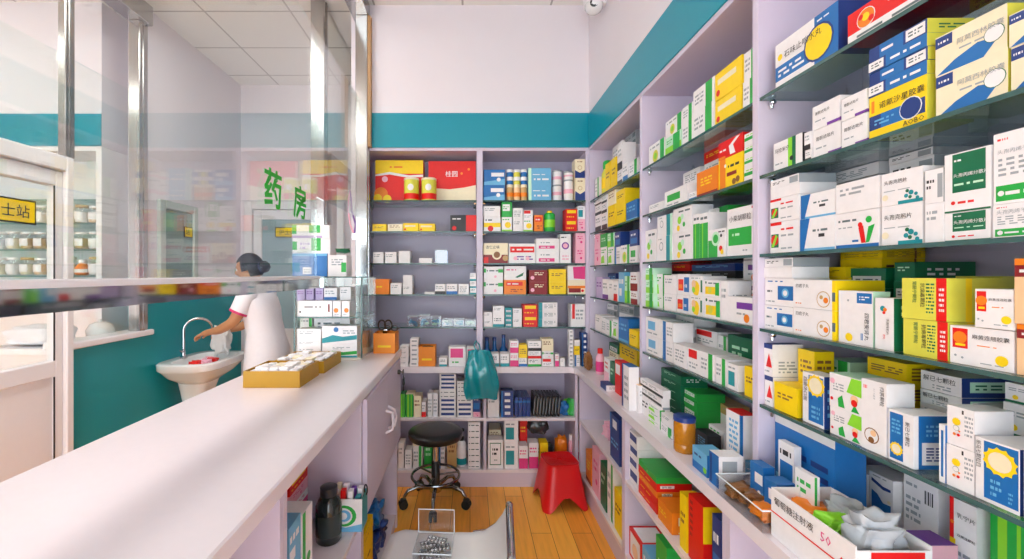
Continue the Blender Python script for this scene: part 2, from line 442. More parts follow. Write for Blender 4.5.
# left wall: white above, teal dado below, opening with window and door near the camera
struct('wall_left', MB().box(XL-.1, 3.02, 1.33, XL, 4.32, ZC), WALLM, 'white upper part of the corridor wall')
struct('wall_left_dado', MB().box(XL-.1, 3.02, 0, XL+.004, 4.32, 1.33).box(XL-.1, 2.452, 0, XL+.004, 3.02, 1.06), TEALP, 'teal lower part of the corridor wall')
struct('trim_3', MB().box(XL-.14, 2.452, 1.06, XL+.03, 3.10, 1.10, bev=.006), UPVC, 'white window sill on the teal wall', cat='sill')
struct('wall_side_room', MB().box(-5.2, -2.1, 0, -5.1, 3.0, ZC), WALLM, 'white wall of the side room')
struct('wall_side_room_back', MB().box(-5.2, 3.32, 0, XL-.1, 3.42, ZC), WALLM, 'white rear wall of the side room')
struct('wall_side_room_upper', MB().box(-5.1, 3.0, 2.402, -2.6, 3.32, ZC), WALLM, 'white wall above the jar cabinet')
struct('trim_4', MB().box(-5.1, 2.994, 2.404, -2.6, 3.0, 2.63), TEAL, 'teal band over the jar cabinet')
# the side-room partition: posts, beam, glass
def post(name, x0, y0, x1, y1, z0, z1, lab):
    mb = MB().box(x0, y0, z0, x1, y1, z1, bev=.004).box(x0-.004, (y0+y1)/2-.006, z0, x1+.004, (y0+y1)/2+.006, z1)
    return struct(name, mb, STEEL, lab, cat='post')
post('trim_5', XL, 2.40, XL+.045, 2.46, 2.165, ZC, 'steel post above the white door')
post('trim_6', XL-.06, 2.97, XL+.02, 3.05, 1.10, 3.28, 'steel post at the end of the side-room glazing')
struct('trim_7', MB().box(XL-.07, -2.1, 3.28, XL+.05, 3.06, ZC, bev=.004), STEEL, 'steel beam over the side-room glazing', cat='beam')
post('trim_8', -.805, 2.985, -.722, 3.075, 0, 3.32, 'steel post beside the rear shelving')
struct('trim_9', MB().box(-.835, -2.1, 3.32, -.715, 3.075, ZC, bev=.004), STEEL, 'steel beam over the counter glazing', cat='beam')
post('trim_10', -1.115, 2.97, -1.018, 3.05, 0, ZC, 'steel post between the counter and the corridor')
struct('trim_11', MB().box(-.722, 2.99, 2.40, -.70, 3.036, 3.32), M('b08a62', .6, name='raw_wood', var=.1), 'thin wooden strip beside the steel post', cat='strip')
# glazing of the side room
struct('window_1', MB().box(XL-.008, 2.452, 1.10, XL+.008, 2.96, 2.756), GCLEAR, 'clear window above the white sill')
struct('window_2', MB().box(XL-.008, -1.0, 2.17, XL+.008, 2.40, 2.756), GCLEAR, 'clear glass over the white door')
# white door in the side-room wall
d = thing('door_1', 'white framed half-glazed door in the side-room wall', 'door', (0, 0, 0)); d['kind'] = 'structure'
MB().box(XL-.05, 2.405, 0, XL+.05, 2.45, 2.165, bev=.006).box(XL-.05, 1.28, 2.08, XL+.05, 2.405, 2.165, bev=.006).box(XL-.05, 1.18, 0, XL+.05, 1.28, 2.165, bev=.006).build('frame', UPVC, d)
lf = MB()
lf.box(XL-.025, 2.36, .01, XL+.03, 2.403, 2.075, bev=.005).box(XL-.025, 1.285, .01, XL+.03, 1.375, 2.075, bev=.005)
for z0, z1 in ((.01, .13), (.93, 1.02), (1.99, 2.075)): lf.box(XL-.025, 1.375, z0, XL+.03, 2.36, z1, bev=.005)
lf.box(XL-.01, 1.375, .13, XL+.012, 2.36, .93)
lf = lf.build('leaf', UPVC, d)
MB().box(XL-.004, 1.375, 1.02, XL+.004, 2.36, 1.99).build('pane', GCLEAR, lf)
MB().tube([(XL+.028, 2.353, .13), (XL+.028, 2.353, .93)], .004, 6).tube([(XL+.028, 2.353, 1.02), (XL+.028, 2.353, 1.99)], .004, 6).build('gasket', BLACK, lf)
for z in (1.62, 1.86): MB().lathe([(.011, -.05), (.011, .05)], 10, (XL+.04, 2.41, z)).build('hinge', UPVC, d)
# yellow sign on the door pane
def sign(name, org, U, V, N, wd, ht, body, label):
    org, U, V, N = map(Vector, (org, U, V, N)); mb = MB()
    def slab(a0, b0, a1, b1, n0, n1, col):
        pts = [org+U*a+V*b_+N*n for n in (n0, n1) for a, b_ in ((a0, b0), (a1, b0), (a1, b1), (a0, b1))]
        mb.add(pts, [(3,2,1,0),(4,5,6,7),(0,1,5,4),(1,2,6,5),(2,3,7,6),(3,0,4,7)], col)
    slab(0, 0, wd, ht, 0, .006, 'K'); k = ht*.07; slab(k, k, wd-k, ht-k, .006, .0075, 'Y')
    t = mb.build(name, PLAS); tag(t, label, 'sign')
    tb = MB(); put_text(tb, body, org+U*(wd*.13)+V*(ht*.24)+N*.009, U, V, ht*.52, 'K', wd*.76); tb.build('lettering', PLAS, t)
    return t
sign('nurse_station_sign', (XL+.012, 1.985, 1.76), (0, 1, 0), (0, 0, 1), (1, 0, 0), .28, .126, '护士站', 'yellow black-bordered sign with black characters on the white door pane')
# corridor end: door and window with solid copies of mirrored signs, glazed side
d = thing('door_2', 'white door with a grey glass pane at the end of the corridor', 'door'); d['kind'] = 'structure'
y = 4.32
fr = MB().box(-2.27, y-.05, 0, -2.19, y, 2.23, bev=.005).box(-1.35, y-.05, 0, -1.27, y, 2.23, bev=.005).box(-2.19, y-.05, 2.15, -1.35, y, 2.23, bev=.005); fr.build('frame', UPVC, d)
lf = MB().box(-2.185, y-.035, .01, -2.10, y-.005, 2.145, bev=.004).box(-1.44, y-.035, .01, -1.355, y-.005, 2.145, bev=.004).box(-2.10, y-.035, 2.05, -1.44, y-.005, 2.145, bev=.004).box(-2.10, y-.035, .01, -1.44, y-.005, .95, bev=.004).build('leaf', UPVC, d)
MB().box(-2.10, y-.022, .95, -1.44, y-.016, 2.05).build('pane', M('9fb6bd', .12, name='frosted_glass', var=.04, scale=3), lf)
sign('mirrored_door_sign', (-1.96, y-.036, 1.87), (1, 0, 0), (0, 0, 1), (0, -1, 0), .30, .10, '护士站', 'small yellow copy of the mirrored sign on the door at the end of the corridor')
d = thing('window_3', 'tall grey-green window in the corridor wall above the sink', 'window'); d['kind'] = 'structure'
MB().box(XL, 3.16, 1.34, XL+.03, 3.22, 2.06, bev=.004).box(XL, 3.55, 1.34, XL+.03, 3.60, 2.06, bev=.004).box(XL, 3.22, 2.0, XL+.03, 3.55, 2.06, bev=.004).build('frame', M('b9c4c2', .4, name='grey_frame'), d)
MB().box(XL, 3.22, 1.34, XL+.012, 3.55, 2.0).build('pane', M('8fa3a4', .12, name='dusky_glass', var=.05, scale=3), d)
sign('mirrored_window_sign', (XL+.014, 3.44, 1.80), (0, 1, 0), (0, 0, 1), (1, 0, 0), .10, .085, '站', 'small yellow copy of the mirrored sign on the window above the sink')
d = thing('door_3', 'white framed glass door beyond the counter post', 'door'); d['kind'] = 'structure'
X3 = -1.035
MB().box(X3-.03, 3.09, 0, X3+.03, 3.16, 2.38, bev=.005).box(X3-.03, 4.0, 0, X3+.03, 4.09, 2.38, bev=.005).box(X3-.03, 3.16, 2.28, X3+.03, 4.0, 2.38, bev=.005).box(X3-.03, 3.16, 0, X3+.03, 4.0, .1, bev=.005).build('frame', UPVC, d)
lf = MB().box(X3-.02, 3.165, .1, X3+.02, 3.24, 2.275, bev=.004).box(X3-.02, 3.92, .1, X3+.02, 3.995, 2.275, bev=.004).box(X3-.02, 3.24, 2.19, X3+.02, 3.92, 2.275, bev=.004).box(X3-.02, 3.24, .1, X3+.02, 3.92, .2).build('leaf', UPVC, d)
MB().box(X3-.004, 3.24, .2, X3+.004, 3.92, 2.19).build('pane', GCLEAR, lf)
struct('trim_12', MB().box(X3-.03, 4.09, 0, X3+.03, 4.32, ZC), WALLM, 'white wall strip beside the far glass door', cat='wall')
struct('window_4', MB().box(X3-.006, 3.06, 2.38, X3+.006, 4.09, ZC), GCLEAR, 'clear glass above the far glass door')
# counter glazing
XP = -.797
struct('window_5', MB().box(XP-.006, -1.2, 1.49, XP+.006, 2.195, 2.756), GPART, 'reflective glass screen above the counter')
struct('window_6', MB().box(XP-.006, 2.20, 1.90, XP+.006, 2.985, 2.756), GPART, 'upper glass pane behind the screen next to the steel post')
tb = MB(); text_geo('药', .022); text_geo('房', .022)
put_text(tb, '药', Vector((XP+.008, 1.63, 1.765)), Vector((0, 1, 0)), Vector((0, 0, 1)), .155, 'G'); put_text(tb, '房', Vector((XP+.008, 1.90, 1.755)), Vector((0, 1, 0)), Vector((0, 0, 1)), .155, 'G')
o = tb.build('window_lettering', M('19c43c', .45, name='green_vinyl')); o['kind'] = 'structure'; o['label'] = 'green pharmacy characters stuck on the glass screen'; o['category'] = 'lettering'
rl = MB().box(XP-.02, -1.2, 1.428, XP+.02, 2.20, 1.474).build('trim_13', MIRROR); rl['kind'] = 'structure'; rl['label'] = 'mirror-polished steel rail under the glass screen'; rl['category'] = 'rail'
MB().box(XP-.024, -1.2, 1.474, XP+.024, 2.205, 1.490, bev=.003).build('cap', UPVC, rl)
# ---- lamps
EM = M('fffaf4', .5, name='lamp_diffuser', emit=LAMP, var=.0)
EM2 = M('fffaf4', .5, name='corridor_diffuser', emit=LAMP*5.4, var=.0); EM3 = M('fffaf4', .5, name='side_room_diffuser', emit=LAMP*2.6, var=.0)
def lamp(x, y, n):
    t = thing('ceiling_light', 'square white ceiling light panel, %s' % n, 'ceiling light', (x, y, ZC-.02), group='ceiling light panels')
    MB().box(-.31, -.31, 0, .31, .31, .02).build('frame', UPVC, t)
    MB().box(-.29, -.29, -.004, .29, .29, 0).build('diffuser', EM if x > -1 else EM2 if x > -2.5 else EM3, t)
for x, y, n in LAMPS: lamp(x, y, n)
# ================================================================ shelving
ZR = [0, 2.019, 1.789, 1.5587, 1.3404, 1.117]      # tops of the glass shelves along the side
ZB = [0, 2.028, 1.806, 1.577, 1.354, 1.120]        # and along the rear
XR, YB, ZT, ZK = .85, 3.036, 2.40, .85
for L_ in (ZR, ZB):
    for k in range(1, 6): ZMAX[round(L_[k], 4)] = (L_[k-1] if k > 1 else 2.378)-.0105
ZMAX.update({.4855: .80, .1205: .462, .5305: .99, .0805: .50})
BAYR = [('corner bay', 2.117, 3.034), ('middle bay', 1.267, 2.117), ('near bay', .36, 1.267)]
BAYB = [('left rear bay', -.785, .069), ('right rear bay', .069, .85)]
NUM = ['', 'top', 'second', 'third', 'fourth', 'lowest']
def shelf_plate(side, a0, a1, z, lab, grp):
    wd = a1-a0; dep = .285
    t = thing('glass_shelf', lab, 'shelf', ((XR+.004, (a0+a1)/2, z) if side == 'R' else ((a0+a1)/2, YB+.004, z)), -pi/2 if side == 'R' else 0, grp)
    MB().box(-wd/2+.001, .002, -.009, wd/2-.001, dep, -.0002).build('plate', GSHELF, t)
    MB().box(-wd/2+.001, 0, -.009, wd/2-.001, .002, 0).build('edge', GEDGE, t)
    for s in (-1, 1):
        for yy in (.03, dep-.04):
            MB().lathe([(.004, 0), (.0075, .003), (.0075, .018), (.003, .02)], 10, (0, 0, 0), axis='x').tube([(.009, 0, 0), (.009, 0, -.016)], .0045, 8).build('shelf_peg', CHROME, t, (s*(wd/2-.001)-(.02 if s > 0 else 0), yy, -.018))
for nm, y0, y1 in BAYR:
    t = thing('shelving_unit', 'tall lavender open shelving unit, %s of the side wall' % nm, 'shelving unit', (XR, (y0+y1)/2, .0), group='lavender shelving units')
    c = (y0+y1)/2; e = .0125
    for a, b in ((y0, y0+e), (y1-e, y1)):
        MB().box(0, a-c, ZK, .31, b-c, ZT-.02, bev=.001).build('side_panel', LAV, t)
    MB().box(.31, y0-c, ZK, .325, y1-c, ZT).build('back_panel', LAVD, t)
    MB().box(0, y0-c, ZT-.02, .31, y1-c, ZT, bev=.001).build('top_panel', LAV, t)
    for k in range(1, 6):
        shelf_plate('R', y0+e, y1-e, ZR[k], '%s glass shelf in the %s of the side shelving' % (NUM[k], nm), 'glass shelves')
for nm, x0, x1 in BAYB:
    t = thing('shelving_unit', 'tall lavender open shelving unit, %s' % nm, 'shelving unit', ((x0+x1)/2, YB, 0), group='lavender shelving units')
    c = (x0+x1)/2; e = .0215
    for a, b in ((x0, x0+e), (x1-e, x1)):
        MB().box(a-c, 0, ZK, b-c, .31, ZT-.02, bev=.001).build('side_panel', LAV, t)
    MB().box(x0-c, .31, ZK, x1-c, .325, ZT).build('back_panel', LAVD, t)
    MB().box(x0-c, 0, ZT-.02, x1-c, .31, ZT, bev=.001).build('top_panel', LAV, t)
    for k in range(1, 6):
        shelf_plate('B', x0+e, x1-e, ZB[k], '%s glass shelf in the %s' % (NUM[k], nm), 'glass shelves')
# ---- L-shaped worktop
XC, YC = .734, 2.968
pl = [(-.785, YC), (XC-.04, YC), (XC-.012, YC-.012), (XC, YC-.04), (XC, .30), (1.155, .30), (1.155, 3.345), (-.785, 3.345)]
mb = MB()
mb.prism(pl, ZK-.042, ZK-.0005)
o = mb.build('worktop', WHT); tag(o, 'white L-shaped worktop below the rear and side shelving', 'worktop')
# ---- base cabinets below the worktop
def base_cabinet(x0, y0, x1, y1, front, lab, div=None):
    """front '-y' or '-x': open side"""
    t = thing('base_cabinet', lab, 'cabinet', ((x0+x1)/2, (y0+y1)/2, 0), group='open base cabinets')
    cx, cy = (x0+x1)/2, (y0+y1)/2; p = .02; zt = ZK-.0425
    def bx(nm, a, b, c, d, e, f, mt=LAV): return MB().box(a-cx, b-cy, c, d-cx, e-cy, f, bev=.001).build(nm, mt, t)
    if front == '-y':
        bx('side_panel', x0, y0, .1, x0+p, y1, zt); bx('side_panel', x1-p, y0, .1, x1, y1, zt)
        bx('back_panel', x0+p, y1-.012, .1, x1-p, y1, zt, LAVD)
        bx('plinth', x0, y0+.004, 0, x1, y0+.024, .1)
        bx('shelf_board', x0+p, y0+.002, .465, x1-p, y1-.012, .485, WHT); bx('base_board', x0+p, y0+.002, .1, x1-p, y1-.012, .12, WHT)
        if div is not None: bx('divider', div-p/2, y0+.002, .12, div+p/2, y1-.012, .465); bx('divider', div-p/2, y0+.002, .485, div+p/2, y1-.012, zt)
    else:
        bx('side_panel', x0, y0, .1, x1, y0+p, zt); bx('side_panel', x0, y1-p, .1, x1, y1, zt)
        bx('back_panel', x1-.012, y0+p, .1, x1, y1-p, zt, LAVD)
        bx('plinth', x0+.004, y0, 0, x0+.024, y1, .1)
        bx('shelf_board', x0+.002, y0+p, .465, x1-.012, y1-p, .485, WHT); bx('base_board', x0+.002, y0+p, .1, x1-.012, y1-p, .12, WHT)
base_cabinet(-.785, 2.99, .76, 3.34, '-y', 'open lavender base cabinet under the rear worktop', .105)
XB = .765
base_cabinet(XB, 2.12, 1.15, 2.985, '-x', 'open lavender base cabinet nearest the corner under the side worktop')
base_cabinet(XB, 1.27, 1.15, 2.12, '-x', 'open lavender base cabinet holding red cartons under the side worktop')
base_cabinet(XB, .41, 1.15, 1.27, '-x', 'open lavender base cabinet at the near end of the side worktop')
# ---- service counter
CT = 1.044; cx0, cx1 = -1.03, -.4186
o = MB().box(cx0, -.55, CT-.043, cx1, 2.60, CT, bev=.004).build('countertop', WHT); tag(o, 'long white glossy top of the service counter', 'countertop')
XF = -.432
def counter_cab(y0, y1, lab, doors=False):
    t = thing('counter_cabinet', lab, 'cabinet', (XF, (y0+y1)/2, 0), group='lavender cabinets under the service counter')
    c = (y0+y1)/2; zt = CT-.0435
    def bx(nm, a, b, z0, d, e, z1, mt=LAV, par=None): return MB().box(a-XF, b-c, z0, d-XF, e-c, z1, bev=.001).build(nm, mt, par or t)
    bx('side_panel', -1.01, y0, 0, XF, y0+.02, zt); bx('side_panel', -1.01, y1-.02, 0, XF, y1, zt)
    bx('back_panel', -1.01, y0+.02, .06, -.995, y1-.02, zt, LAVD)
    bx('shelf_board', -.995, y0+.02, .507, XF-.002, y1-.02, .53, WHT); bx('base_board', -.995, y0+.02, .06, XF-.002, y1-.02, .08, WHT); bx('plinth', XF-.03, y0+.02, 0, XF-.01, y1-.02, .06)
    if doors:
        mid = c
        for a, b_, s in ((y0+.003, mid-.0015, 1), (mid+.0015, y1-.003, -1)):
            dr = bx('door', XF+.001, a, .535, XF+.019, b_, zt-.004)
            hy = (mid-.035 if s > 0 else mid+.035)-c
            pts = [(.019, hy, .72), (.05, hy+.008*s, .735), (.058, hy-.010*s, .775), (.05, hy+.010*s, .815), (.019, hy, .83)]
            MB().tube(pts, .007, 8).build('handle', WHT, dr, smooth=True)
        lk = MB().lathe([(.013, 0), (.013, .012), (.009, .016)], 14, (.019, y1-.10-c, .94), axis='x').build('lock', M('6d6a66', .25, 1., name='dark_metal'), t, smooth=True)
        k = MB().lathe([(.004, .016), (.004, .03)], 8, (.019, y1-.10-c, .94), axis='x').box(.047, y1-.114-c, .927, .052, y1-.086-c, .953).tube([(.05, y1-.1-c, .93), (.052, y1-.1-c, .905)], .0025, 6)
        k.box(.048, y1-.116-c, .865, .058, y1-.084-c, .907, bev=.004).box(.05, y1-.104-c, .83, .054, y1-.096-c, .865)
        k.build('key', BLACK, lk)
counter_cab(1.705, 2.53, 'lavender counter cabinet with two doors and a key in its lock', True)
counter_cab(.985, 1.705, 'open counter cabinet holding a dark bottle and a swirl-patterned carton')
counter_cab(.25, .985, 'open empty counter cabinet at the near end')
# ---- jar cabinet in the side room
t = thing('jar_cabinet', 'white open cabinet of jars seen through the side-room glass', 'cabinet', (-3.85, 3.0, 0))
def bx(nm, a, b, z0, d, e, z1, mt=UPVC): return MB().box(a+3.85, b-3, z0, d+3.85, e-3, z1).build(nm, mt, t)
bx('side_panel', -2.64, 3.0, 0, -2.60, 3.31, 2.40); bx('side_panel', -5.09, 3.0, 0, -5.06, 3.31, 2.40); bx('back_panel', -5.06, 3.29, 0, -2.64, 3.31, 2.40)
bx('top_panel', -5.06, 3.0, 2.37, -2.64, 3.29, 2.40); bx('base_board', -5.06, 3.0, 1.30, -2.64, 3.29, 1.33)
for k, z in enumerate((1.49, 1.675, 1.862, 2.03)): MB().box(-5.055+3.85, .005, z-.012, -2.645+3.85, .28, z).build('shelf', GSHELF, t)
def jar(x, z, r, h, cont, lab, grp, yy=3.06, lid='W'):
    t = thing('glass_jar', lab, 'jar', (x, yy, z+.0005), group=grp)
    MB().lathe([(r*.9, 0), (r, .006), (r, h*.78), (r*.82, h*.86), (r*.82, h*.88)], 18).build('body', CLEARP, t, smooth=True)
    MB().lathe([(r*.84, .006), (r*.9, .012), (r*.9, h*.6), (r*.5, h*.66)], 16, col=cont).build('contents', PLAS, t, smooth=True)
    MB().lathe([(r*.88, h*.86), (r*.9, h*.87), (r*.9, h*.98), (r*.84, h)], 18, col=lid).build('lid', PLAS, t, smooth=True)
    lb = MB(); ring = []
    for a in range(-5, 6):
        q = -pi/2+a*.14; ring.append((cos(q)*(r+.001), sin(q)*(r+.001)))
    lb.add([(x_, y_, h*.2) for x_, y_ in ring]+[(x_, y_, h*.62) for x_, y_ in ring], [(i, i+1, i+12, i+11) for i in range(10)], 'W'); lb.build('paper_label', CARD, t)
pos = ['first', 'second', 'third', 'fourth', 'fifth', 'sixth', 'seventh', 'eighth', 'ninth']
for rnk, (z, xs, nm) in enumerate(((1.49, 9, 'lowest'), (1.675, 9, 'middle'), (1.862, 9, 'upper'))):
    for i in range(xs):
        x = -2.69-.098*i
        if rnk == 0 and i == 1: continue
        jar(x, z, .045, RND.choice((.125, .132, .128)), RND.choice('CWDCE'), 'white-lidded labelled glass jar, %s from the corner post on the %s jar shelf' % (pos[i], nm), 'jars in the side room', lid='W' if (rnk*7+i) % 5 else 'E')
t = thing('honey_jar', 'squat amber jar with a white cap on the lowest jar shelf', 'jar', (-2.788, 3.06, 1.4905))
MB().lathe([(.03, 0), (.044, .01), (.046, .05), (.03, .075), (.022, .085)], 18, col='O').build('body', PLAS, t, smooth=True)
MB().lathe([(.024, .085), (.026, .088), (.026, .112), (.02, .118)], 18, col='W').build('cap', PLAS, t, smooth=True)
MB().lathe([(.0465, .02), (.047, .045)], 18, col='W', cap=False).build('paper_label', CARD, t)
